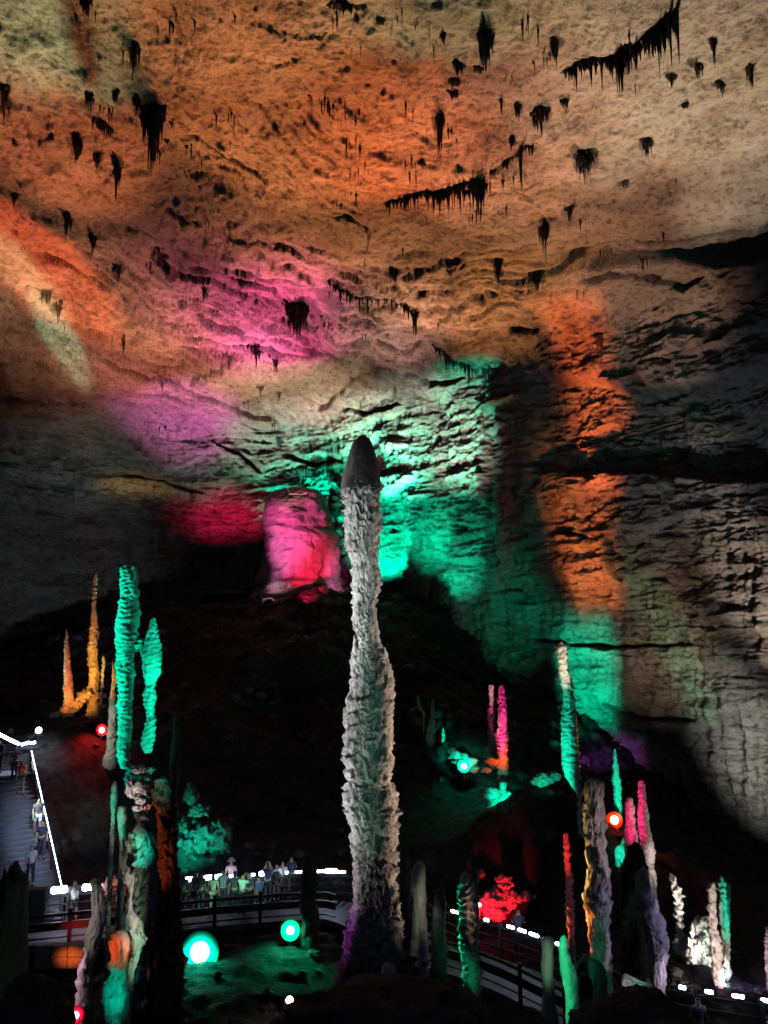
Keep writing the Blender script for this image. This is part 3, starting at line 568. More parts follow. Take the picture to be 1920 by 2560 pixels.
for i, (px, py, Y, rx, ry, l) in enumerate([(960, 2580, 20.5, 260, 90, 'black foreground boulder at the bottom middle'), (1600, 2600, 20, 170, 85, 'black foreground boulder at the bottom right'), (1265, 2615, 19, 120, 80, 'black foreground boulder left of the front green stalagmite'),
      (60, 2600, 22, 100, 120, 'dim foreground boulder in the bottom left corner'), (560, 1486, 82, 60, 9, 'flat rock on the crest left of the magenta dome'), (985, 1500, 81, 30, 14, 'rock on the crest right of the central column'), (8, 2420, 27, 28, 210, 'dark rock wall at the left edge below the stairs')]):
    boulder(px, py, Y, rx, ry, 'near_black', l, amp=.25, n=90)
# hanging spurs before the green vault
for px, py, rx, ry, l in ((1005, 1182, 44, 16, 'dark red hanging rock right of the central cap'), (1085, 1236, 46, 30, 'dark red rock spur below the first hanging rock'), (1168, 1136, 62, 22, 'dark purple rock spur against the green vault, farthest right'),
                          (862, 1262, 40, 26, 'black rock spur between the dome and the central column'), (890, 1330, 22, 34, 'small black rock spur just left of the central shaft'), (1010, 1285, 40, 9, 'thin black rock shelf across the green wall')):
    boulder(px, py, 88, rx, ry, 'dark', l, name='rock_spur', amp=.7, n=80, freq=2.4)

# broken rubble strewn over the slopes, far too many pieces to count
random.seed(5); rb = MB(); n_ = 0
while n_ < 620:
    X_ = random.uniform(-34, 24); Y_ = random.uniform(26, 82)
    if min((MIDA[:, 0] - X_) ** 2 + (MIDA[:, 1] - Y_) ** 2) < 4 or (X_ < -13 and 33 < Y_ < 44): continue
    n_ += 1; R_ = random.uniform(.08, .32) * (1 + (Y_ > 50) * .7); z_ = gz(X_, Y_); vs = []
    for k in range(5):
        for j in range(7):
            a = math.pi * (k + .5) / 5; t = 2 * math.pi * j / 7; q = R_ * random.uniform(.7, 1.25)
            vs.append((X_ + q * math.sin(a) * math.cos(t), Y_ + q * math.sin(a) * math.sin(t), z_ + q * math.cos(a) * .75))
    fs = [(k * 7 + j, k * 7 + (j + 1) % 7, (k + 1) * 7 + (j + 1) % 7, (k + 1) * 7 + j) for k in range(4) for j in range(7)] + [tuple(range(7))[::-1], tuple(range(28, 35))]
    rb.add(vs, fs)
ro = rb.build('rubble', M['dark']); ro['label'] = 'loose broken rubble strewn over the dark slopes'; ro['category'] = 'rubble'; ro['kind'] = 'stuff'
# ------------------------------------------------------------------ boardwalk, railings, strip lights
M['wood'] = plain('dark_deck_boards', (0.16, 0.17, 0.19), .55, sc=3)
M['rail'] = plain('dark_painted_rail', (0.045, 0.05, 0.06), .45)
M['steel'] = plain('worn_steel', (0.25, 0.26, 0.28), .35, .8)
M['block'] = plain('rough_block_wall', (0.32, 0.29, 0.26), .85, sc=14, var=.5)
M['led'] = plain('cold_white_strip', (.9, .95, 1), emit=(.62, .74, 1.0), es=20)
M['lens_green'] = plain('lit_green_lens', (.5, 1, .8), emit=(.45, 1, .75), es=14)
M['lens_red'] = plain('lit_red_lens', (1, .5, .5), emit=(1, .45, .5), es=9)
M['lens_white'] = plain('lit_white_lens', (1, 1, 1), emit=(.75, .85, 1), es=22)
M['lens_warm'] = plain('lit_warm_lens', (1, .9, .7), emit=(1, .75, .5), es=9)
def V3(p, z): return Vector((p.x, p.y, z))
def curve_len(L):
    s = [0]
    for a, b in zip(L, L[1:]): s.append(s[-1] + (b - a).length)
    return s
def along(L, S, d):
    for i in range(len(S) - 1):
        if S[i + 1] >= d:
            t = (d - S[i]) / max(S[i + 1] - S[i], 1e-6); return L[i].lerp(L[i + 1], t), (L[i + 1] - L[i]).normalized()
    return L[-1], (L[-1] - L[-2]).normalized()
SM = curve_len(MID); total = SM[-1]
dk = MB(); d = 0.0
while d < total:                                # planks laid across the walk
    p, t = along(MID, SM, d); nrm = Vector((t.y, -t.x)); k = 1.15
    dk.bar(V3(p - nrm * k, DECK - .03 + random.uniform(-.004, .004)), V3(p + nrm * k, DECK - .03), .145, .05); d += .15
for L_, o_ in ((FAR, .04), (NEAR, -.04)):
    Q = offset(L_, o_)
    for a, b in zip(Q, Q[1:]): dk.bar(V3(a, DECK - .16), V3(b, DECK - .16), .09, .20)
bw = dk.build('boardwalk', M['wood']); tag(bw, kind='structure'); bw['label'] = 'dark curved boardwalk crossing the cave floor'
def railing(L_, d0, d1, label, nrails, gap=1.9, panel=True):
    S = curve_len(L_); p0, _ = along(L_, S, d0); root = empty('railing', V3(p0, DECK)); tag(root, label, 'railing', 'railings of the boardwalk'); loc = root.location
    pts = []; d = d0
    while d <= d1: pts.append(along(L_, S, d)[0]); d += gap / 4
    for k, hgt in enumerate(nrails):
        m = MB()
        for a, b in zip(pts, pts[1:]): m.bar(V3(a, DECK + hgt) - loc, V3(b, DECK + hgt) - loc, .07, .11 if k == 0 else (.30 if k == 1 and panel else .06))
        m.build('top_rail' if k == 0 else 'rail', M['rail'], root)
    for i in range(0, len(pts), 4):
        m = MB(); q = V3(pts[i], DECK) - loc; m.bar(q - Vector((0, 0, .5)), q + Vector((0, 0, nrails[0] + .16)), .13, .13); m.box(q + Vector((0, 0, nrails[0] + .18)), .17, .17, .05)
        m.build('post', M['rail'], root)
    return root
SF = curve_len(FAR); SN = curve_len(NEAR)
railing(FAR, 0.8, SF[-1] - .3, 'far railing of the curved boardwalk carrying the white strip lights', (1.05, .70, .35), panel=False)
railing(NEAR, 0.8, 17.5, 'near railing of the boardwalk in front of the visitors, left half', (1.05, .62, .2))
railing(NEAR, 21.5, SN[-1] - .3, 'near railing of the boardwalk at the lower right', (1.05, .68, .28))
# strip lights clipped on the far rail; d along the far edge found from the photograph
def far_d(px):
    best = None
    for i, p in enumerate(FAR):
        X_, _ = to_px(np.array([[p.x, p.y, DECK + 1.1]])); e = abs(float(X_[0]) - px)
        if best is None or e < best[0]: best = (e, SF[i])
    return best[1]
def strip(px, length, label, group, big=1.0, hgt=1.17, L_=FAR, S=SF):
    dd = far_d(px); p, t = along(L_, S, dd); r = empty('strip_light', V3(p, DECK + hgt)); tag(r, label, 'strip light', group)
    t3 = Vector((t.x, t.y, 0)); nrm = Vector((t.y, -t.x, 0))
    m = MB(); m.bar(-t3 * length / 2, t3 * length / 2, .10, .05); m.bar(t3 * length * .3 - Vector((0, 0, .08)), t3 * length * .3 + Vector((0, 0, .0)), .03, .03); m.build('housing', M['rail'], r)
    m = MB(); o_ = nrm * .03 + Vector((0, 0, .05 + .03 * big)); hl = length / 2; q_ = .055 * big
    m.tube([o_ - t3 * hl, o_ - t3 * hl * .93, o_ - t3 * hl * .7, o_, o_ + t3 * hl * .75, o_ + t3 * hl * .95, o_ + t3 * hl], [q_ * .3, q_ * .75, q_, q_ * random.uniform(.8, 1), q_, q_ * .7, q_ * .3], 12)
    m.build('tube', M['led'], r, True)
g1 = 'strip lights on the boardwalk railing'
for px, ln, lb in ((140, .95, 'blazing white strip light at the foot of the stairs'), (210, .8, 'white strip light just right of the person taking a photo'), (472, .45, 'white strip light, first on the rail right of the black pillar'),
                   (516, .8, 'long white strip light between the first visitors on the bridge'), (553, .6, 'white strip light below the visitor in a sun hat'), (580, .25, 'small white strip light just left of the green lit visitor'),
                   (624, .35, 'small white strip light just right of the green lit visitor'), (665, .6, 'white strip light above the crouching visitor'), (714, .2, 'tiny white strip light beside the visitor with the bag'), (740, .5, 'white strip light left of the thick black stalagmite'),
                   (806, .8, 'white strip light just right of the thick black stalagmite'), (838, .8, 'white strip light next to the central column, on its left'), (862, .7, 'white strip light partly behind the central column'),
                   (1136, .55, 'white strip light left of the green edged stalagmite'), (1212, .3, 'white strip light under the left end of the scarlet rocks'), (1278, .45, 'white strip light under the scarlet rocks'), (1300, .5, 'white strip light below the right end of the scarlet rocks'),
                   (1338, .6, 'white strip light left of the short grey green stalagmite'), (1360, .3, 'small white strip light touching the short grey green stalagmite'), (1392, .35, 'short white strip light between the grey green and front green stalagmites'),
                   (1704, .3, 'white strip light first right of the violet stalagmite'), (1758, .35, 'white strip light below the lumpy white flowstone'), (1782, .2, 'tiny white strip light left of the banded pink stalagmite'),
                   (1828, .5, 'white strip light just right of the banded pink stalagmite'), (1864, .4, 'white strip light second from the right edge'), (1905, .6, 'white strip light at the right edge of the photo')):
    strip(px, ln * .7, lb, g1, big=2.6 if px < 250 else (1.8 if px in (472, 516, 553, 665, 838) else 1.0))
# stairs
SB = Vector((-15.0, 34.8, DECK)); ST = Vector((-20.0, 42.2, -8.0)); sd_ = (ST - SB); hd = Vector((sd_.x, sd_.y, 0)).normalized(); sn = Vector((hd.y, -hd.x, 0)); ns = 28
m = MB()
for i in range(ns):
    a = SB + sd_ * (i / ns); b = SB + sd_ * ((i + 1) / ns); c = (a + b) / 2
    m.bar(Vector((c.x, c.y, a.z + .13)) - sn * 1.3, Vector((c.x, c.y, a.z + .13)) + sn * 1.3, (Vector((b.x - a.x, b.y - a.y, 0))).length * .94, .06)
    m.bar(Vector((a.x, a.y, a.z + .03)) - sn * 1.28, Vector((a.x, a.y, a.z + .03)) + sn * 1.28, .03, .16)
m.bar(SB - sn * 1.35 - Vector((0, 0, .2)), ST - sn * 1.35 - Vector((0, 0, .2)), .1, .4); m.bar(SB + sn * 1.35 - Vector((0, 0, .2)), ST + sn * 1.35 - Vector((0, 0, .2)), .1, .4)
m.bar(ST + Vector((0, 0, .0)) - sn * 1.4 + hd * .1, ST + sn * 5 + hd * 1.2, 2.2, .12)
st_ = m.build('staircase', M['wood']); tag(st_, kind='structure'); st_['label'] = 'steep dark staircase climbing at the left edge'
for s_, lb in ((1, 'right handrail of the stairs with a thin white light line'), (-1, 'left handrail of the stairs in shadow')):
    r = empty('stair_railing', SB + sn * 1.3 * s_); tag(r, lb, 'railing', 'railings of the stairs')
    for i in range(8):
        q = sd_ * (i / 7); MB().bar(q, q + Vector((0, 0, 1.08)), .10, .10).build('post', M['rail'], r)
    for hgt in (1.05, .6): MB().bar(Vector((0, 0, hgt)), sd_ + Vector((0, 0, hgt)), .07, .08).build('rail', M['rail'], r)
    if s_ > 0:
        mm = MB()
        for i in range(40): mm.bar(sd_ * (i / 40) + Vector((-.02, -.02, 1.13)), sd_ * ((i + .6) / 40) + Vector((-.02, -.02, 1.13)), .03, .03)
        led = mm.build('light_strip', M['led'], r)
# strips along the landing above
for a, b, lb in (((-5, 1834), (22, 1848), 'white strip light at the left edge above the stairs'), ((24, 1849), (48, 1860), 'white strip light above the stairs, second from the left edge'), ((54, 1862), (72, 1856), 'white strip light at the top right corner of the stairs'), ((76, 1858), (88, 1856), 'small white strip light right of the stair corner')):
    p = at(*a, 44); q = at(*b, 44); r = empty('strip_light', p); tag(r, lb, 'strip light', 'strip lights above the stairs')
    MB().bar(Vector((0, 0, -.12)), q - p - Vector((0, 0, .12)), .06, .05).build('housing', M['rail'], r); MB().bar((0, 0, 0), q - p, .09, .13).build('tube', M['led'], r)
p = at(20, 1862, 44); r = empty('railing', Vector((p.x, 44, -8.0))); tag(r, 'railing of the landing above the stairs', 'railing')
for hgt in (1.0, .55): MB().bar((-4, 0, hgt - .05), (2.6, 0, hgt - .05), .06, .08).build('rail', M['rail'], r)
for i in range(5): MB().bar((-4 + i * 1.65, 0, -1), (-4 + i * 1.65, 0, 1.0), .09, .09).build('post', M['rail'], r)
# low block walls under the deck
def blocks(px, py, Y, w, h, label):
    c = at(px, py, Y); m = MB(); nx = max(1, int(w / .62)); nz = max(1, int(h / .42))
    for i in range(nx):
        for j in range(nz): m.box(((i - nx / 2 + .5) * .62, random.uniform(-.03, .03), (j - nz / 2 + .5) * .42), .60, .4, .40)
    o = m.build('block_wall', M['block']); o.location = c; tag(o, label, 'wall')
    bv = o.modifiers.new('bevel', 'BEVEL'); bv.width = .03; bv.segments = 2
blocks(152, 2388, 31.5, 1.9, .85, 'short block wall lit orange below the left railing')
blocks(80, 2260, 33.6, 1.3, 1.3, 'grey block pier at the foot of the stairs')
# ------------------------------------------------------------------ floodlights that can be seen
def flood(px, py, Y, lens, label, R=.16, col=None, glow=0, ring=0, aim=(0, -1, .25), lift=None):
    p = at(px, py, Y); r = empty('floodlight', p); tag(r, label, 'floodlight')
    a = Vector(aim).normalized(); s_ = a.cross(Vector((0, 0, 1))).normalized(); u = s_.cross(a)
    m = MB(); m.tube([-a * R * 1.3, -a * R * .9, -a * .02, a * .02], [R * .5, R * .95, R * max(1.12, ring * .98), R * max(1.15, ring)], 24)
    for k in range(6): m.bar(-a * R * 1.35 + u * (k - 2.5) * R * .25 - s_ * R * .45, -a * R * 1.35 + u * (k - 2.5) * R * .25 + s_ * R * .45, .02, R * .25)
    m.build('housing', M['rail'], r)
    if ring:  # added glowing disc; the halo round the lens is put into its emission
        m = MB(); m.tube([a * .02, a * .024], [R * ring, R * ring * .97], 28); gm = plain('halo_glow', col, emit=col, es=1.0); nt = gm.node_tree; N = nt.nodes
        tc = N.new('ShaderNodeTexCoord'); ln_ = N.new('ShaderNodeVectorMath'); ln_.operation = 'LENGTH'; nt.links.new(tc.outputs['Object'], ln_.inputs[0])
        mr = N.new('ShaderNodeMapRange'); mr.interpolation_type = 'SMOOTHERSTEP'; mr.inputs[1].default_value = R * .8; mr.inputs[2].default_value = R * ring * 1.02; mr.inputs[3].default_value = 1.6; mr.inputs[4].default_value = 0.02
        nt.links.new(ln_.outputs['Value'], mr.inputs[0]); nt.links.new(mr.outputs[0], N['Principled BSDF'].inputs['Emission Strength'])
        m.build('halo_disc', gm, r)
    m = MB(); m.tube([a * .021, a * .05, a * .07], [R, R * .9, R * .3], 20); m.build('lens', M[lens], r)
    m = MB(); m.bar(s_ * R * 1.25 - u * 0, s_ * R * 1.25 - u * R * 1.6, .03, .05); m.bar(-s_ * R * 1.25, -s_ * R * 1.25 - u * R * 1.6, .03, .05); m.bar(-s_ * R * 1.27 - u * R * 1.6, s_ * R * 1.27 - u * R * 1.6, .05, .03)
    m.bar(-u * R * 1.6, -u * R * 1.6 - Vector((0, 0, .5)), .05, .05); m.build('bracket', M['steel'], r)
    if glow:
        ld = bpy.data.lights.new('floodlight_glow', 'SPOT'); o = bpy.data.objects.new('floodlight_glow', ld); COL.objects.link(o); o.parent = r
        o.location = a * .35 + Vector((0, 0, .75)); o.rotation_euler = (math.radians(-20), 0, 0); ld.spot_size = math.radians(125); ld.spot_blend = 1.0; ld.color = col; ld.energy = glow; ld.shadow_soft_size = .12
    return r
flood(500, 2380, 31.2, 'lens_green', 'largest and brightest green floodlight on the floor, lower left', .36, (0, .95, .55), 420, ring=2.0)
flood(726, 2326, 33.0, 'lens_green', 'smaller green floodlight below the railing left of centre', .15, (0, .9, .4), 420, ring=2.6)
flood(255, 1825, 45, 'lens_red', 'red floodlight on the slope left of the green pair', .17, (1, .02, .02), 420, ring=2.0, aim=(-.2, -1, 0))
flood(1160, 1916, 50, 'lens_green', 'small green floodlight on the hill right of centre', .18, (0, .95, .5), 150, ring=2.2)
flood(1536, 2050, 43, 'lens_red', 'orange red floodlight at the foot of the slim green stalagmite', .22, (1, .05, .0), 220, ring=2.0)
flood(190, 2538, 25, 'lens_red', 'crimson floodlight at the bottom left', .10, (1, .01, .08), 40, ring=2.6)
flood(724, 2500, 27.5, 'lens_warm', 'small warm floodlight on the floor at the bottom', .12, (1, .7, .4), 25)
flood(97, 1826, 44, 'lens_white', 'bright white floodlight above the stairs', .17, (.75, .85, 1), 200)
flood(1198, 2262, 36.8, 'lens_red', 'pink floodlight among the scarlet rocks', .09, (1, .02, .15), 60)
flood(668, 1506, 79.5, 'lens_red', 'pink floodlight on the crest before the dome', .3, (1, .3, .8), 70)
# ------------------------------------------------------------------ visitors
SKIN = plain('skin', (.45, .28, .2), .5, var=.1)
HAIR = plain('black_hair', (.02, .018, .016), .5); 
CL = {}
def cloth(c):
    if c not in CL: CL[c] = plain('cloth_%d' % len(CL), c, .85, sc=20)
    return CL[c]
def skinned(name, verts, edges, rad, mat, parent, root=0, sub=1):
    me = bpy.data.meshes.new(name); me.from_pydata(verts, edges, []); o = bpy.data.objects.new(name, me); COL.objects.link(o)
    sk = o.modifiers.new('skin', 'SKIN'); sk.use_smooth_shade = True
    for i, v in enumerate(me.skin_vertices[0].data): v.radius = rad[i] if isinstance(rad[i], tuple) else (rad[i], rad[i]); v.use_root = (i == root)
    ss = o.modifiers.new('sub', 'SUBSURF'); ss.levels = ss.render_levels = sub
    dg = bpy.context.evaluated_depsgraph_get(); nm = bpy.data.meshes.new_from_object(o.evaluated_get(dg)); o.modifiers.clear(); o.data = nm
    nm.materials.clear(); nm.materials.append(mat); nm.polygons.foreach_set('use_smooth', [True] * len(nm.polygons)); o.parent = parent
    return o
def person(loc, rz, label, shirt, trousers, pose='stand', shorts=False, hat=None, longhair=False, bag=None, h=1.0, stepleg=.0, group='visitors on the boardwalk'):
    r = empty('person', loc, rz); r.scale = (h, h, h); tag(r, label, 'person', group)
    c = .0; lean = 0
    if pose == 'crouch': c = .38
    if pose == 'lean': lean = -.15
    P = []; E = []; R = []
    def v(x, y, z, rr, pa=None):
        P.append((x, y, z)); R.append(rr); 
        if pa is not None: E.append((pa, len(P) - 1))
        return len(P) - 1
    pe = v(0, 0, .93 - c, (.13, .10)); sp_ = v(0, lean * .5, 1.15 - c, (.12, .09), pe); ch = v(0, lean, 1.36 - c, (.15, .10), sp_); nk = v(0, lean * 1.15, 1.47 - c, .052, ch)
    hd_ = v(0, lean * 1.3 - .015, 1.56 - c, (.072, .085), nk); v(0, lean * 1.35 - .005, 1.655 - c, (.075, .088), hd_); v(0, lean * 1.3 - .105, 1.57 - c, .012, hd_)   # nose
    legs = []
    for s in (-1, 1):
        hp = v(.09 * s, 0, .88 - c, .088, pe); fy = -stepleg * s
        if pose == 'crouch': kn = v(.13 * s, -.36, .52, .06, hp); an = v(.13 * s, -.10, .09, .04, kn)
        else: kn = v(.1 * s, fy * .6 - .01, .49, .062, hp); an = v(.1 * s, fy, .09, .038, kn)
        v(.115 * s, P[an][1] - .15, .035, .036, an); legs.append((hp, kn, an))
    arms = []
    for s in (-1, 1):
        sh_ = v(.175 * s, lean, 1.39 - c, .055, ch)
        if pose == 'photo': el = v(.24 * s, lean - .22, 1.28 - c, .04, sh_); wr = v(.08 * s, lean - .36, 1.50 - c, .028, el); hand = Vector((-.3 * s, -.2, 1)).normalized()
        elif pose == 'lean': el = v(.24 * s, lean - .12, 1.15, .04, sh_); wr = v(.17 * s, lean - .32, 1.08, .028, el); hand = Vector((0, -1, -.2)).normalized()
        elif pose == 'phone' and s > 0: el = v(.23, lean - .1, 1.16, .04, sh_); wr = v(.12, lean - .3, 1.25, .028, el); hand = Vector((-.3, -.5, .7)).normalized()
        elif pose == 'crouch': el = v(.24 * s, -.2, 1.12 - c, .04, sh_); wr = v(.15 * s, -.40, 1.02 - c, .028, el); hand = Vector((0, -.8, -.3)).normalized()
        else: el = v(.23 * s, .02 + stepleg * s * .5, 1.13, .042, sh_); wr = v(.25 * s, -.05 + stepleg * s, .90, .028, el); hand = Vector((0, -.1, -1)).normalized()
        q = Vector(P[wr]); pm = v(*(q + hand * .07), (.036, .018), wr); side = hand.cross(Vector((0, 1, .01))).normalized()
        if side.length < .5: side = Vector((1, 0, 0))
        pmv = Vector(P[pm])
        for k, (o_, ln) in enumerate(((-.03, .068), (-.01, .078), (.01, .074), (.03, .06))):
            a = v(*(pmv + side * o_ + hand * .02), .009, pm); b = v(*(pmv + side * o_ + hand * (.02 + ln * .5) + Vector((0, -.008, 0))), .008, a); v(*(pmv + side * o_ + hand * (.02 + ln * .9) + Vector((0, -.025, 0))), .007, b)
        a = v(*(q + hand * .03 - side * .035 * s), .010, wr); v(*(q + hand * .075 - side * .055 * s + Vector((0, -.02, 0))), .008, a)
        arms.append((sh_, el))
    skinned('body', P, E, R, SKIN, r)
    # shirt
    S_ = [P[pe], P[sp_], P[ch], (0, lean * 1.1, 1.43 - c)]; SE = [(0, 1), (1, 2), (2, 3)]; SR = [(.150, .12), (.145, .115), (.175, .125), (.09, .08)]
    for a, b in arms:
        mid = Vector(P[a]).lerp(Vector(P[b]), .75); S_ += [P[a], tuple(mid)]; n_ = len(S_); SE += [(2, n_ - 2), (n_ - 2, n_ - 1)]; SR += [.078, .066]
    skinned('shirt', S_, SE, SR, cloth(shirt), r)
    T_ = [(0, 0, .96 - c)]; TE = []; TR = [(.145, .115)]
    for hp, kn, an in legs:
        T_ += [P[hp], P[kn] if not shorts else tuple(Vector(P[hp]).lerp(Vector(P[kn]), .8))]; n_ = len(T_); TE += [(0, n_ - 2), (n_ - 2, n_ - 1)]; TR += [.108, .082]
        if not shorts: T_.append(tuple(Vector(P[kn]).lerp(Vector(P[an]), .92))); TE.append((n_ - 1, n_)); TR.append(.058)
    skinned('shorts' if shorts else 'trousers', T_, TE, TR, cloth(trousers), r)
    for hp, kn, an in legs:
        m = MB(); q = Vector(P[an]); m.tube([q + Vector((0, .05, -.04)), q + Vector((0, -.06, -.035)), q + Vector((.01, -.17, -.05))], [.045, .05, .035], 10); m.build('shoe', HAIR, r, True)
    hy = lean * 1.35 + .012
    hv = [(0, hy + .012, 1.60 - c), (0, hy + .005, 1.69 - c)]; he = [(0, 1)]; hr = [(.088, .088), (.07, .08)]
    if longhair: hv.append((0, hy + .07, 1.45 - c)); he.append((0, 2)); hr.append((.07, .035))
    skinned('hair', hv, he, hr, HAIR, r)
    if hat:
        m = MB(); z0 = 1.66 - c; m.tube([(0, hy, z0), (0, hy, z0 + .02), (0, hy, z0 + .03), (0, hy, z0 + .12), (0, hy, z0 + .15)], [.19, .19, .105, .095, .05], 20); m.build('sun_hat', cloth(hat), r, True)
    if bag:
        m = MB(); m.box((.0, lean + .17, 1.18 - c), .28, .14, .38); o = m.build('backpack', cloth(bag), r, True); b_ = o.modifiers.new('b', 'BEVEL'); b_.width = .05; b_.segments = 3
    return r
def deck_person(px, py, **k):
    p = at_z(px, py, DECK + .0); return p
PW = [  # px, feet py, facing, label, shirt, trousers, options
 (183, 2308, 20, 'person in a white shirt and dark shorts holding up a phone', (.85, .87, .9), (.03, .03, .04), dict(pose='photo', shorts=True)),
 (264, 2292, 10, 'person in a tan top standing right of the brown stalagmite', (.55, .4, .32), (.04, .04, .06), dict(pose='phone')),
 (284, 2290, -30, 'person in dark trousers in the middle of the orange lit trio', (.5, .33, .25), (.03, .03, .05), dict(pose='photo')),
 (304, 2296, 0, 'person in an orange red top, rightmost of the trio by the black pillar', (.75, .2, .1), (.03, .03, .05), dict(pose='stand', longhair=True)),
 (455, 2288, 180, 'visitor in a pale grey shirt, nearest the black pillar', (.4, .45, .45), (.05, .05, .06), dict()),
 (488, 2279, 170, 'visitor in a light blue shirt and dark blue shorts on the bridge', (.5, .55, .65), (.03, .05, .12), dict(shorts=True)),
 (531, 2287, 175, 'visitor in long pale clothes leaning at the bridge rail', (.45, .5, .4), (.35, .4, .33), dict(longhair=True)),
 (576, 2248, 190, 'visitor in a sun hat and pale pink top behind the others', (.65, .5, .48), (.12, .12, .14), dict(hat=(.6, .55, .45))),
 (604, 2284, 160, 'visitor in a green lit shirt with raised arms', (.5, .75, .6), (.03, .03, .04), dict(pose='photo')),
 (585, 2280, 200, 'dark dressed visitor left of the green lit one', (.06, .07, .08), (.03, .03, .04), dict(longhair=True)),
 (622, 2279, 150, 'dark dressed visitor just right of the green lit one', (.05, .05, .08), (.03, .03, .04), dict()),
 (646, 2266, 200, 'visitor in a blue top crouching by the strip light', (.12, .16, .4), (.05, .06, .12), dict(pose='crouch')),
 (690, 2253, 190, 'visitor in a white top with a small dark backpack', (.75, .75, .75), (.1, .1, .12), dict(bag=(.03, .03, .04))),
 (705, 2246, 170, 'visitor in a grey top right behind the one with the backpack', (.35, .35, .38), (.05, .05, .06), dict()),
 (728, 2238, 190, 'visitor in dark blue clothes left of the thick black stalagmite', (.05, .06, .12), (.03, .04, .07), dict(pose='lean')),
 (500, 2284, 160, 'short visitor in a dark top behind the light blue shirt', (.08, .1, .12), (.05, .06, .08), dict()),
 (556, 2276, 200, 'visitor in a grey blue shirt with a phone, right of the pale leaning one', (.25, .32, .38), (.04, .05, .07), dict(pose='phone')),
 (430, 2290, 175, 'visitor in a teal shirt half hidden by the black pillar', (.1, .3, .28), (.05, .05, .06), dict()),
 (668, 2258, 185, 'visitor in a navy top between the crouching one and the backpack', (.06, .08, .2), (.04, .04, .06), dict(pose='photo')),
 (1298, 2392, 170, 'dark silhouetted visitor on the right part of the boardwalk', (.03, .03, .04), (.03, .03, .04), dict(pose='lean')),
]
for px, py, rz, lb, s_, t_, kw in PW:
    person(at_z(px, py, DECK), math.radians(rz), lb, s_, t_, h=random.uniform(.97, 1.03), **kw)
def stair_pt(t, o): p = SB + sd_ * t + sn * o; return Vector((p.x, p.y, p.z + .16))
hang = math.degrees(math.atan2(-hd.x, hd.y))
for t, off, rot, lb, s_, t_, kw in ((.80, .55, 0, 'person in an orange shirt and shorts climbing the stairs', (.85, .16, .06), (.25, .22, .2), dict(shorts=True, stepleg=.22)), (.99, -.3, 0, 'dark dressed person at the top of the stairs', (.04, .04, .07), (.03, .03, .05), dict(stepleg=.1)),
    (.92, .4, 180, 'person in dark clothes at the top of the stairs beside the railing', (.12, .12, .16), (.06, .06, .08), dict()),
    (.50, .95, 180, 'person with bare arms and white shorts halfway up the stairs', (.12, .1, .1), (.7, .75, .9), dict(shorts=True, stepleg=.15)), (.19, .25, 180, 'person in a light grey shirt low on the stairs', (.45, .45, .52), (.03, .03, .05), dict(stepleg=.18)),
    (.62, -1.15, 0, 'person with pale legs on the stairs, cut by the left edge', (.3, .3, .35), (.1, .1, .12), dict(shorts=True, stepleg=.2)), (.34, .9, 180, 'dark dressed person by the handrail below the white shorts', (.04, .04, .06), (.04, .04, .06), dict(stepleg=.1, longhair=True))):
    person(stair_pt(t, off), math.radians(hang + 180 + rot), lb, s_, t_, group='visitors on the stairs', **kw)
# front visitor cut by the lower edge
person(at_z(1752, 2640, -13.3), math.radians(180), 'dark haired visitor low at the bottom right, cut by the frame', (.15, .12, .2), (.05, .05, .06), group='visitors at the bottom edge')

# ------------------------------------------------------------------ stalactites
def cluster(px, py, w, h, label, lean=0.0, dens=1.0, mat='near_black', name='stalactite_cluster', group='black stalactite clusters on the roof', st=.9):
    """a patch of short stalactites growing out of the roof, shade painted at their roots"""
    c, nrm = shell_at(px, py); e = empty(name, c); tag(e, label, 'stalactites', group)
    sc = c.y * CP + c.z * SP; sc /= F
    m = MB(); n = int(26 * dens + w * h / 26 * dens)
    w *= .8; h *= .9; add_shade(px, py - h * .22, w * .42, h * .2, st)
    lobes = [(random.uniform(-.45, .45), random.uniform(-.35, .35), random.uniform(.25, .6)) for _ in range(2 + int(w / 18))]
    for k in range(3): add_shade(px + random.uniform(-.5, .5) * w, py + random.uniform(-.5, .1) * h, w * random.uniform(.15, .35), h * random.uniform(.1, .3), st * .8)
    for i in range(n):
        la, lb_, lr = random.choice(lobes); g_ = random.random() ** .5 * lr; an_ = random.uniform(0, 6.28); a = la + g_ * math.cos(an_); b = lb_ + g_ * math.sin(an_)
        qx = px + a * w * .55; qy = py - h * .25 + b * h * .34 + a * lean * w * .5
        q, nn = shell_at(qx, qy); q = q - c; u = random.random()
        L_ = h * sc * (.16 + .75 * u ** 4) * (1.2 - abs(a)) * (1.25 if b > 0 else .8); rr = random.uniform(.03, .085) * min(1.4, .55 + w * sc / 2.4)
        L_ = max(L_, .12); dx = random.uniform(-.05, .05)
        m.tube([q + Vector((0, 0, .2)), q, q + Vector((dx, dx, -L_ * .35)), q + Vector((dx, 0, -L_ * .7)), q + Vector((dx, 0, -L_))], [rr * 2.0, rr * 1.5, rr * .85, rr * .5, .012], 6)
    m.build('stalactites', M[mat], e, True)
    return e
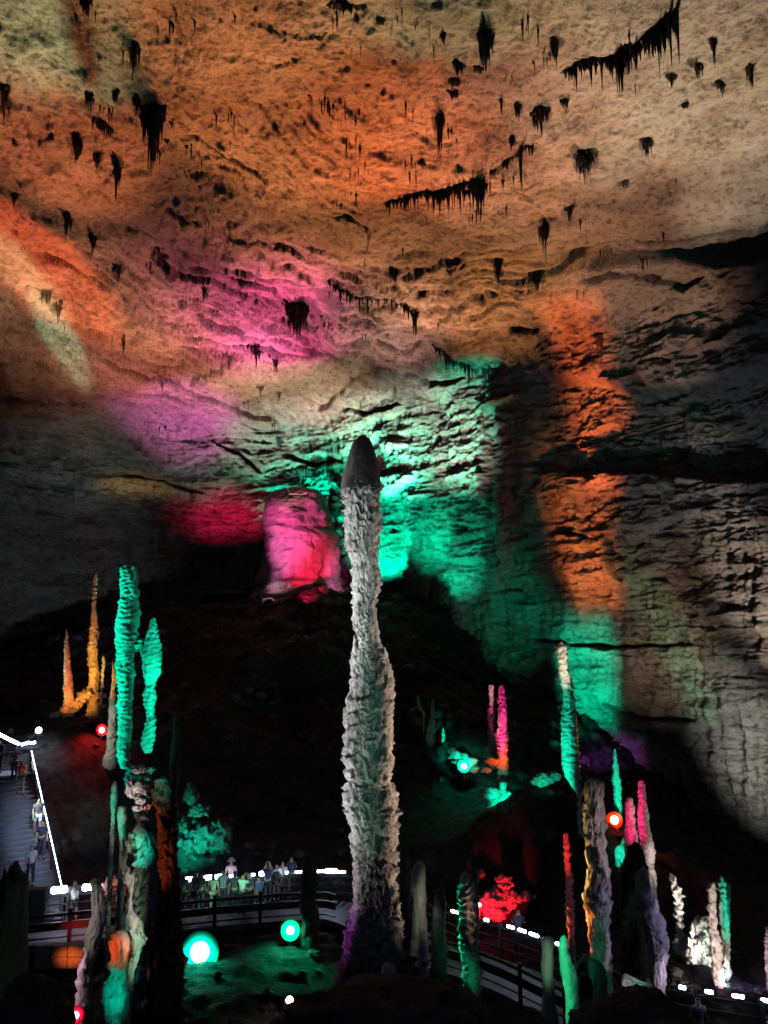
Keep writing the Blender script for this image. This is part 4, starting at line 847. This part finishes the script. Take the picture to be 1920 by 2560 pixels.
def fringe(pts, drop, label, n, mat='near_black', heavy=0.0, w=1.0):
    c, _ = shell_at(*pts[0]); e = empty('stalactite_curtain', c); tag(e, label, 'stalactites', 'stalactite curtains along roof cracks'); m = MB()
    pts = np.array(pts, float); seg = np.hypot(*(pts[1:] - pts[:-1]).T); cs = np.concatenate([[0], np.cumsum(seg)])
    for i in range(n):
        t = (i + random.random()) / n * cs[-1]; qx = np.interp(t, cs, pts[:, 0]); qy = np.interp(t, cs, pts[:, 1]); f = t / cs[-1]
        q, _ = shell_at(qx, qy + random.uniform(-3, 3) + heavy * f * random.random()); sc = q.length / F; q = q - c
        L_ = sc * (drop[0] + (drop[1] - drop[0]) * f) * random.choice((.3, .4, .5, .6, .8, 1.0, 1.7)) ; rr = random.uniform(.05, .13) * w
        m.tube([q + Vector((0, 0, .3)), q, q + Vector((.02, 0, -L_ * .5)), q + Vector((.02, 0, -L_))], [rr * 2.0, rr * 1.5, rr * .7, .012], 6)
    m.build('stalactites', M[mat], e, True)
    for a, b in zip(pts, pts[1:]):
        for k in range(8):
            q = a + (b - a) * k / 8; add_shade(q[0], q[1] - 2, 13, 3 + heavy * .12, .7)
CLS = [(220,252,38,60,'square black stalactite cluster at the upper left, alone on orange rock'),(292,222,26,44,'small forked black cluster between the square one and the largest'),(385,300,84,150,'largest black stalactite mass at the upper left with long points'),
 (345,238,34,44,'black cluster touching the top of the largest mass'),(333,138,36,70,'thin dark cluster high above the largest mass'),(12,270,34,90,'long black cluster cut by the left edge'),(385,398,22,62,'pointed black cluster hanging below the largest mass'),
 (292,440,32,66,'black cluster with two drips lowest of the left group'),(243,414,34,38,'ragged reddish black cluster left of the lowest one'),(192,378,36,60,'forked black cluster at the left of the diagonal row'),(258,335,66,52,'diagonal row of black lumps left of the largest mass'),
 (38,482,34,34,'round black patch near the left edge'),(216,14,36,44,'black cluster at the top edge on the left'),(166,545,34,70,'dark red cluster at the head of the red beam'),(236,592,44,60,'greenish black cluster in the pale patch left of centre'),
 (419,370,16,22,'tiny round black knob right of the pointed cluster'),(1214,92,76,84,'big square black cluster near the top right of centre'),(1110,92,22,40,'small black cluster left of the big square one'),(1147,162,40,40,'slanted black cluster below the big square one'),
 (1134,206,50,26,'flat black cluster, middle of three under the square one'),(1132,234,36,20,'flat black cluster, lowest of three under the square one'),(1197,170,26,26,'faint brown knob under the big square cluster'),(1388,126,36,56,'slanted dark cluster left of the long black curtain'),
 (1293,284,24,44,'small dark cluster left of the two lumped one'),(1352,300,70,62,'lumpy black cluster with a thick point in the right half'),(1410,268,36,34,'black cluster at the upper right end of the lumpy one'),(1099,342,34,104,'thin cluster with one very long drip in the middle of the roof'),(1278,360,26,36,'small dark red cluster below the lumpy one'),
 (1464,400,80,72,'broad black cluster with a central drip on pale rock, right'),(1614,362,46,50,'grey black cluster right of the broad one'),(1556,456,34,30,'round black cluster below the broad one'),(1197,468,36,80,'cluster of long points at the end of the curtain'),(1301,400,12,96,'single long thin stalactite right of the curtain end'),
 (1423,520,36,44,'dim cluster above the dark band at the right'),(1359,575,36,80,'tangled dark cluster where the ledges meet'),(1677,205,34,30,'grey black blotch cluster at the upper right, nearest the curtain'),(1742,165,40,44,'grey cluster in the upper right corner area'),(1800,218,40,40,'grey black cluster right of the pale patch'),
 (1874,160,30,60,'tall grey cluster near the right edge'),(1712,278,28,28,'twin black dots on the pale patch at the right'),(1780,92,26,60,'faint long cluster near the top right'),(1055,420,24,20,'tiny knob cluster beside the middle curtain'),(870,10,120,26,'ragged black cluster at the top edge in the middle'),
 (116,750,44,36,'dark red drips at the top of the mint green patch'),(144,778,36,40,'dark green cluster in the mint green patch'),(295,692,40,44,'brown cluster at the end of the left red beam'),(509,732,22,54,'brown hanging slab above the pink area'),
 (748,785,112,76,'large dark overhanging mass on the upper edge of the pink light'),(640,872,30,44,'dark red drips in the middle of the pink light'),(688,886,18,40,'small dark red drip right of the pink middle'),(310,858,10,34,'single short stalactite in the salmon area'),
 (650,966,28,30,'dark drip cluster on the beige patch'),(697,995,22,26,'second drip cluster on the beige patch'),(985,680,36,50,'brown cluster on tan rock above the centre'),(1245,690,30,66,'thin brown stalactites above the right ledges'),(1130,670,34,40,'dark cluster over the orange tan rock'),
 (1340,705,50,30,'black cluster on the ledge at the right of centre'),(700,1110,22,36,'thin dark drips above the magenta dome'),(1500,860,26,60,'dark drip on the broad orange patch at the right')]
for a in CLS: cluster(*a, lean=(.55 if 'diagonal' in a[4] or 'slanted' in a[4] else (-.5 if 'lumpy' in a[4] else 0)), mat='near_black')
fringe([(1411,185),(1470,150),(1530,118),(1590,84),(1640,50),(1690,-10)], (30, 70), 'longest black stalactite curtain running to the top edge at the right', 150, heavy=22, w=.7)
fringe([(960,522),(1000,512),(1050,498),(1100,470),(1160,452),(1215,440)], (18, 40), 'black stalactite curtain across the middle of the orange roof', 110, heavy=10, w=.75)
fringe([(1225,425),(1270,400),(1330,365)], (8, 16), 'thin brown stalactite line rising right from the middle curtain', 26)
fringe([(820,700),(870,725),(930,760)], (18, 26), 'dim stalactite row right of the pink light', 24)
fringe([(930,760),(1000,780),(1040,800)], (20, 34), 'dark stalactite row on the tan rock above the centre', 22)
fringe([(1080,880),(1130,905),(1180,930),(1230,925)], (20, 40), 'brown stalactite row above the green corner', 36)
fringe([(700,1180),(760,1175),(830,1185)], (14, 24), 'thin green shadowed stalactite row left of the cap', 22, mat='dark')
fringe([(580,845),(640,862),(700,880)], (10, 22), 'thin dark red stalactite row along the pink crack', 16)
random.seed(21)
SMALL = []
for i in range(110):                            # small single stalactites scattered where the roof is broken
    px = random.gauss(900, 430); py = random.uniform(20, 1120)
    if not (0 < px < 1900): continue
    if abs(px - 907) < 60 and py > 1000: continue
    SMALL.append((px, py))
e = None; m = MB(); c0, _ = shell_at(*SMALL[0])
for px, py in SMALL:
    q, _ = shell_at(px, py); q = q - c0; sc = 50 / F
    for k in range(random.randint(2, 7)):
        L_ = random.uniform(.08, 1.0) ** 2 + .1; rr = random.uniform(.02, .06); o_ = Vector((random.uniform(-.5, .5), random.uniform(-.5, .5), .1))
        m.tube([q + o_ + Vector((0, 0, .25)), q + o_, q + o_ - Vector((0, 0, L_ * .5)), q + o_ - Vector((0, 0, L_))], [rr * 2, rr * 1.5, rr * .7, .01], 5)
o = m.build('small_stalactites', M['near_black'], None, True); o.location = c0; o['label'] = 'countless tiny dark stalactites scattered over the roof'; o['category'] = 'stalactites'; o['kind'] = 'stuff'
# ------------------------------------------------------------------ beams on the roof and walls
def on(px, py): return shell_at(px, py)[0]
def lampg(x, y, h=1.2): return Vector((x, y, gz(x, y) + h))
def wash(x, y, px, py, rx, ry, col, L, soft=.7, h=1.2, grow=1.22, **k):
    """a floodlight on the rock at (x, y), its barn doors set to cover the patch rx by ry about the aimed point"""
    p = lampg(x, y, h); c = on(px, py); d0 = (c - p).normalized()
    ex = (on(px + rx, py) - p).normalized() - (on(px - rx, py) - p).normalized()
    ey = (on(px, py - ry) - p).normalized() - (on(px, py + ry) - p).normalized()
    hw = math.degrees(math.atan(ex.length / 2 * grow)); hh = math.degrees(math.atan(ey.length / 2 * grow))
    q = d0.to_track_quat('-Z', 'Y'); X_ = q @ Vector((1, 0, 0)); Y_ = q @ Vector((0, 1, 0))
    roll = math.degrees(math.atan2(ex.dot(Y_), ex.dot(X_)))
    return spot(p, c, col, L, min(hw, 50), min(hh, 50), soft=soft, roll=roll, **k)
# roof, near part
wash(0, 60, 560, 40, 520, 220, (1, .42, .17), .34)
wash(-6, 66, 700, 300, 420, 260, (1, .30, .10), .48)
wash(4, 70, 1000, 400, 260, 170, (1, .15, .035), .55)
wash(-16, 60, 150, 360, 260, 200, (1, .28, .12), .5)
wash(-20, 55, 20, 60, 330, 230, (.62, .9, .5), .36)
wash(10, 54, 1150, 20, 420, 160, (.8, .8, .45), .26)
wash(8, 66, 1260, 370, 300, 260, (1, .40, .22), .50)
wash(16, 50, 1700, 200, 420, 330, (1, .78, .56), .50)
wash(16, 55, 1550, 520, 280, 170, (1, .5, .33), .20)
wash(4, 74, 1180, 740, 330, 250, (1, .42, .17), .55)
wash(-4, 74, 760, 560, 350, 200, (1, .38, .15), .42)
wash(19, 46, 1880, 440, 180, 180, (1, .8, .65), .30)
wash(8, 56, 1600, 720, 280, 140, (1, .55, .4), .20)
# left flank
wash(-18, 52, 120, 700, 130, 190, (1, .12, .04), .55, soft=.4)
wash(-20, 52, 10, 660, 60, 170, (.8, .85, .45), .30, soft=.5)
wash(-15, 47, 150, 850, 45, 120, (.4, .95, .6), .34, soft=.5)
wash(-18, 74, 330, 760, 280, 200, (1, .42, .22), .42)
wash(-18, 78, 420, 930, 320, 130, (1, .28, .22), .38)
wash(-16, 54, 180, 960, 260, 130, (1, .33, .25), .04)
wash(-11, 76, 640, 830, 290, 170, (1, .13, .42), 1.25, soft=.9); wash(-11, 76, 640, 850, 110, 80, (1, .3, .65), .6, soft=.9)
wash(-8, 74, 730, 710, 150, 90, (1, .13, .38), .85)
wash(-16, 79, 460, 1020, 180, 100, (.8, .2, .7), .65)
wash(-8, 66, 720, 960, 250, 90, (1, .72, .5), .5)
wash(0, 76, 960, 830, 200, 160, (1, .55, .5), .42)
wash(-18, 84, 680, 1070, 150, 80, (.8, 1, .9), .35)
wash(4, 73, 900, 1060, 170, 90, (.8, 1, .9), .5)
wash(2, 62, 1070, 1030, 200, 120, (.85, .9, .85), .5)
wash(-27, 44, 40, 800, 200, 260, (1, .5, .3), .22)
# green vault
wash(0, 73, 970, 1150, 150, 110, TEAL, 1.7, h=1.6, soft=.8); wash(-3.2, 86, 850, 1150, 150, 90, TEAL, 1.3, h=2, soft=.8)
wash(-9, 91, 740, 1165, 190, 80, TEAL, 1.0, h=2, soft=.9)
wash(-1.5, 81.5, 960, 1350, 180, 230, TEAL, 1.5, soft=.4, h=3)
wash(1, 76, 960, 1130, 190, 110, TEAL, .5, h=2.4)
wash(1, 77, 1075, 1330, 100, 240, TEAL, .8, h=3)
wash(3, 73, 1170, 1060, 90, 170, TEAL, .9, h=2)
wash(3, 74, 1150, 1390, 100, 220, TEAL, .65, h=2)
wash(-14, 88, 620, 1180, 260, 90, (.1, .9, .6), .14)
wash(-15, 82, 570, 1280, 160, 80, (1, .015, .14), .42, soft=.95)
wash(-16, 60, 340, 1215, 110, 40, (1, .6, .12), .10)
# right wall
def wwash(x, y, px, py, rx, ry, col, L, **k): return wash(x, y, px, py, rx, ry, col, L, **{'h': 1.5, **k})
wwash(9.5, 53, 1470, 1370, 85, 210, (1, .22, .05), .6, soft=.75, shape='r', size=.3, grow=1.25)
wwash(11, 52, 1470, 1060, 80, 130, (1, .18, .04), .65, soft=.75, shape='r', size=.3, grow=1.25)
wwash(12, 52, 1450, 830, 90, 130, (1, .16, .04), .6, soft=.75, shape='r', size=.3, grow=1.25)
wwash(9, 50, 1475, 1690, 75, 150, TEAL, .9, soft=.75, shape='r', size=.3, grow=1.25)
wwash(8, 56, 1230, 1480, 150, 240, TEAL, .07)
wwash(18, 44, 1700, 1620, 75, 200, (.05, .9, .35), .12)
wwash(12, 46, 1640, 1560, 230, 280, (1, .78, .6), .10)
wwash(12, 53, 1570, 1890, 90, 80, PURPLE, .14)
wwash(20, 38, 1900, 1470, 120, 230, (1, .88, .82), .34)
wwash(20, 38, 1880, 1850, 140, 260, (.8, .92, .95), .30)
wwash(10, 46, 1650, 1000, 420, 330, (.6, .75, 1), .03)
wwash(-14, 52, 150, 1350, 300, 330, (.6, .75, 1), .02)
wwash(-14, 56, 300, 1130, 350, 130, (.5, .75, .8), .04)
# ------------------------------------------------------------------ beams on the formations
def stack(px, y0, y1, n, Y, off, col, L, rx, **k):            # added spots hung in mid-air, stepping up one side of a column
    for i in range(n):
        py = y0 + (y1 - y0) * (i + .5) / n; local(px, py, Y, off, col, L, rx, (y1 - y0) / n * 1.25, soft=.9, **k)
stack(895, 1215, 1640, 3, CY, (-5.5, -3.4, -3), (.95, .98, 1), .52, 80)
stack(895, 1640, 2200, 4, CY, (-5.5, -2.6, -3), (.97, .95, .97), .42, 85)
stack(950, 1215, 1640, 3, CY, (5.5, -2.5, -3), (1, .85, .75), .24, 60)
stack(960, 1640, 2250, 4, CY, (6, -1.6, -2.5), (1, .72, .52), .36, 75)
stack(915, 1620, 2060, 3, CY, (1.5, -6, -3), (.1, .8, .55), .05, 60); stack(905, 1215, 2100, 4, CY, (-2.5, -6, -3), (.7, 1, .88), .06, 60); local(880, 1160, CY, (-5, -3, -4), (1, .95, 1), .5, 40, 60)
stack(910, 1215, 1600, 2, CY, (.5, -6, -4), (.6, 1, .85), .10, 40)
local(860, 2300, CY, (-6, -3, -.6), (.6, .1, .75), .2, 50, 170, soft=.6)
local(955, 1618, CY, (1.5, 1.5, -1), TEAL, .8, 25, 40)
# green pair
stack(320, 1410, 1900, 3, 28, (-4.2, -4.2, -4), TEAL, .8, 62)
stack(378, 1540, 1890, 2, 28, (4, -4.5, -3.5), TEAL, .7, 50)
local(350, 1985, 27.2, (-2, -5, -2), (1, .9, .92), .5, 40, 75)
local(405, 2020, 27.4, (-1.2, -4, -2.2), (1, .14, .03), .5, 26, 110)
local(420, 2130, 27.4, (-1.2, -3, -2.2), (1, .14, .03), .5, 30, 90)
local(286, 2020, 31, (-1, -4, -2), TEAL, .35, 30, 60); local(306, 2050, 30, (-1, -4, -1.5), TEAL, .35, 20, 60)
local(365, 2090, 28.6, (0, -3.5, -1.5), TEAL, .5, 50, 45)
local(505, 2090, 42, (-1.5, -4.5, -1), TEAL, 1.5, 90, 80)
local(478, 2000, 42, (-1, -5, -2), TEAL, .5, 50, 60)
# orange ledge
local(235, 1660, 50, (.5, -4, -4), (1, .4, .04), .85, 45, 90, soft=.8)
local(230, 1530, 50, (1, -4, -5), (1, .33, .05), .30, 30, 130, soft=.8)
local(172, 1690, 50, (1, -4, -4), (1, .2, .03), .7, 30, 110, soft=.7)
local(166, 1700, 50, (-3, -1, -3), (.3, 1, .7), .8, 12, 90, soft=.5)
local(205, 1755, 49.5, (.5, -3.5, 1), (1, .33, .03), .7, 70, 36, soft=.7)
local(262, 1660, 49, (.5, -4, -3), (1, .55, .06), .7, 22, 60); local(285, 1700, 44, (-1, -4, -2), (1, .55, .15), .6, 22, 50)
local(276, 1830, 44, (-.5, -5, 1), (.8, .95, .75), .25, 30, 110)
# right of centre
local(1253, 1790, 50, (-.4, -5, -4), (1, .03, .3), .9, 26, 110, soft=.5)
local(1255, 1880, 50, (.5, -4, -2), (1, .12, .03), .7, 26, 50); local(1228, 1910, 50, (1, -3, 1), (1, .1, .02), .5, 50, 22)
local(1227, 1730, 52, (0, -5, -4), (.3, 1, .6), .25, 14, 36)
local(1107, 1845, 54, (-.5, -5, -3), TEAL, .8, 20, 50); local(1075, 1800, 54, (0, -5, -3), (.3, .9, .6), .12, 40, 70)
local(1260, 1995, 47, (-.5, -3.5, .2), TEAL, .9, 60, 60); local(1158, 1900, 51, (0, -3.5, .5), TEAL, .8, 60, 40)
local(1250, 2245, 38, (-1, -3.6, -.6), (1, .01, .03), 1.1, 70, 70, soft=.4)
local(1355, 1945, 42, (-1, -5, -1), TEAL, .35, 60, 40); local(1330, 1795, 42, (-1, -5, -4), TEAL, .08, 80, 50)
# right group
local(1410, 1660, 40, (-1.5, -6, -2), (1, .85, .72), .7, 22, 70, soft=.5); local(1420, 1860, 40, (-3, -4, -3), TEAL, .8, 22, 170, soft=.4)
local(1447, 1800, 40, (2.5, -3, -3), (1, .35, .12), .6, 10, 190, soft=.6)
local(1480, 2080, 26, (3.5, -5, -2), (1, .75, .75), .20, 40, 150, soft=.6); local(1490, 2200, 26, (4, -3, -2), (.7, .6, 1), .16, 40, 110)
local(1462, 2200, 26.2, (-2.5, 1.6, -1.5), (1, .6, .15), 1.6, 24, 160, soft=.4); local(1468, 2310, 26.2, (-1.8, 1.6, -1.5), (1, .16, .03), 1.8, 30, 90, soft=.5)
local(1525, 2230, 26.2, (1.1, .5, -.6), (1, .08, .02), 1.0, 14, 90)
local(1540, 1950, 44, (-.5, -5, -3), TEAL, .75, 22, 100, soft=.4)
local(1575, 2040, 31, (-.6, -1.9, -.8), (1, .03, .22), .75, 20, 80, soft=.4)
local(1605, 2020, 30, (-4, -3, -2), (1, .03, .22), .85, 24, 95, soft=.4); local(1640, 2080, 30, (3, -5, -2), (.9, .85, .8), .24, 30, 170, soft=.4); local(1630, 2150, 30, (-.6, -2.3, .5), (1, .75, .85), .45, 26, 60)
local(1552, 2130, 33, (-1, -3, .5), TEAL, .9, 20, 45, soft=.4)
local(1418, 2130, 27, (-2, -4, -1.5), (1, .03, .03), .7, 14, 60, soft=.4); local(1430, 2260, 27, (0, -5, -1), (.8, .1, .25), .05, 30, 110)
local(1640, 2330, 24, (4, -3.5, .5), (.62, .55, 1), .22, 44, 150, soft=.6); local(1650, 2430, 24, (3, -3.5, 0), (.85, .7, 1), .6, 40, 60, soft=.7); local(1600, 2455, 23.6, (-.3, -1.3, 1.3), (.2, .9, .6), .4, 14, 40)
local(1570, 2460, 23.6, (-.9, -1.4, 1.2), (.8, .8, 1), .25, 40, 30)
local(1410, 2400, 21.5, (-1.4, -2.2, 1.2), (.03, .9, .4), .6, 40, 90); local(1418, 2520, 21.5, (-1.4, -2.2, 1.4), (.03, .9, .4), .5, 30, 80); local(1500, 2450, 22.5, (1, -5, 0), (1, .7, .4), .05, 60, 90)
local(1367, 2400, 26, (-1, -4, 0), (.4, 1, .6), .12, 30, 70)
local(1697, 2290, 34, (0, -3.2, -.5), (1, .98, .95), .95, 30, 130, soft=.4); local(1755, 2370, 33, (-.5, -4, -1), (.75, 1, .92), .75, 55, 90, soft=.5)
local(1790, 2340, 30, (-1, -4, -1.5), (1, .8, .78), .7, 22, 160, soft=.4); local(1800, 2460, 30, (.5, -3, -1), (1, .2, .3), .7, 30, 50)
local(1812, 2270, 30.8, (-.5, -4, -2), TEAL, .6, 16, 90, soft=.4); local(1820, 2380, 31, (.2, -2, .2), (.9, .75, .6), .22, 26, 90)
local(1915, 2400, 29, (-.9, -1.6, .8), (.85, .5, .7), .5, 20, 110)
local(1800, 2470, 30, (1, -3, 1.5), (.5, .3, .9), .10, 140, 40)
# front left
local(236, 2280, 26, (-2, -5, 0), (1, .85, .8), .22, 30, 110); local(215, 2450, 26, (-1.1, -1.4, 1), (1, .6, .85), .7, 12, 110, soft=.5)
local(300, 2375, 25.5, (0, -2.2, 1), (1, .11, .02), .75, 32, 40, soft=.3); local(292, 2470, 25.5, (.8, -3.5, -.5), TEAL, .55, 34, 80, soft=.6)
local(330, 2250, 25, (2, -4, -.5), (1, 1, .8), .5, 40, 130); local(345, 2380, 25, (2, -4, -.6), (.5, 1, .6), .5, 34, 90)
local(1010, 2300, 29, (1.5, -2.2, 1), (.8, 1, .8), .06, 60, 130); local(1065, 2250, 29, (0, -3, 1), (.8, .85, .65), .10, 30, 100)
local(1148, 2330, 26, (-1.3, 1.3, .2), (0, .95, .45), 1.1, 20, 140, soft=.4)
local(1130, 2510, 24, (-.5, -3, 0), (0, .9, .4), .5, 40, 50); local(180, 2390, 31.5, (.3, -2.5, .4), (1, .16, .03), .5, 45, 30); local(190, 2325, 32.6, (.2, -2, .6), (1, .05, .03), .8, 45, 26)
# dome
def dspot(x, y, h, px, py, col, L, rx, ry, **k):
    c = at(px, py, 79.8); p = Vector((x, y, gz(x, y) + h)); r = (c - p).length
    spot(p, c, col, L, math.degrees(math.atan(rx * 80 / F / r)), math.degrees(math.atan(ry * 80 / F / r)), soft=.6, **k)
dspot(-14, 70, 2.2, 715, 1330, (.95, .10, .48), .62, 90, 150)
dspot(-10, 70, 2.2, 760, 1290, (1, .07, .33), .34, 110, 90)
dspot(-7, 70, 2.2, 785, 1430, (1, .015, .09), .85, 90, 100)
dspot(-3, 73, 2.2, 850, 1440, (1, .2, .6), .5, 34, 70)
dspot(-15, 74, 1.5, 690, 1470, (1, .5, .75), .35, 50, 16)
dspot(-15, 70, 2.2, 690, 1390, (.8, .25, .7), .3, 40, 90)
# added spots that brighten visitors, stairs and the slope beside them
local(183, 2262, 34.2, (1.2, -1.8, 1.2), (.95, .97, 1), 1.0, 14, 50); local(285, 2235, 35, (1, -1.5, 1.2), (1, .38, .25), .5, 32, 50)
local(560, 2235, 36.6, (1.5, -3, 2), (.45, 1, .75), .22, 150, 50); local(700, 2205, 37.2, (1, -1.6, 1.0), (.8, .85, 1), .22, 50, 50)
local(80, 2080, 38.3, (1.6, -2.5, 3.5), (.5, .65, 1), .35, 70, 180); local(175, 2080, 40.5, (-1.5, -2.5, 2.5), (.6, .85, .8), .25, 70, 140, soft=.9)
local(1850, 2450, 30, (.5, -3, 1.5), (.5, .4, 1), .5, 120, 50, soft=.9)
local(1700, 2440, 30, (.5, -3, 1), (.8, .7, .7), .5, 60, 40, soft=.9)
sh.data.attributes['stain_shade'].data.foreach_set('value', np.clip(stain_shade, 0, 1).astype(np.float32).ravel())
sh.data.update()
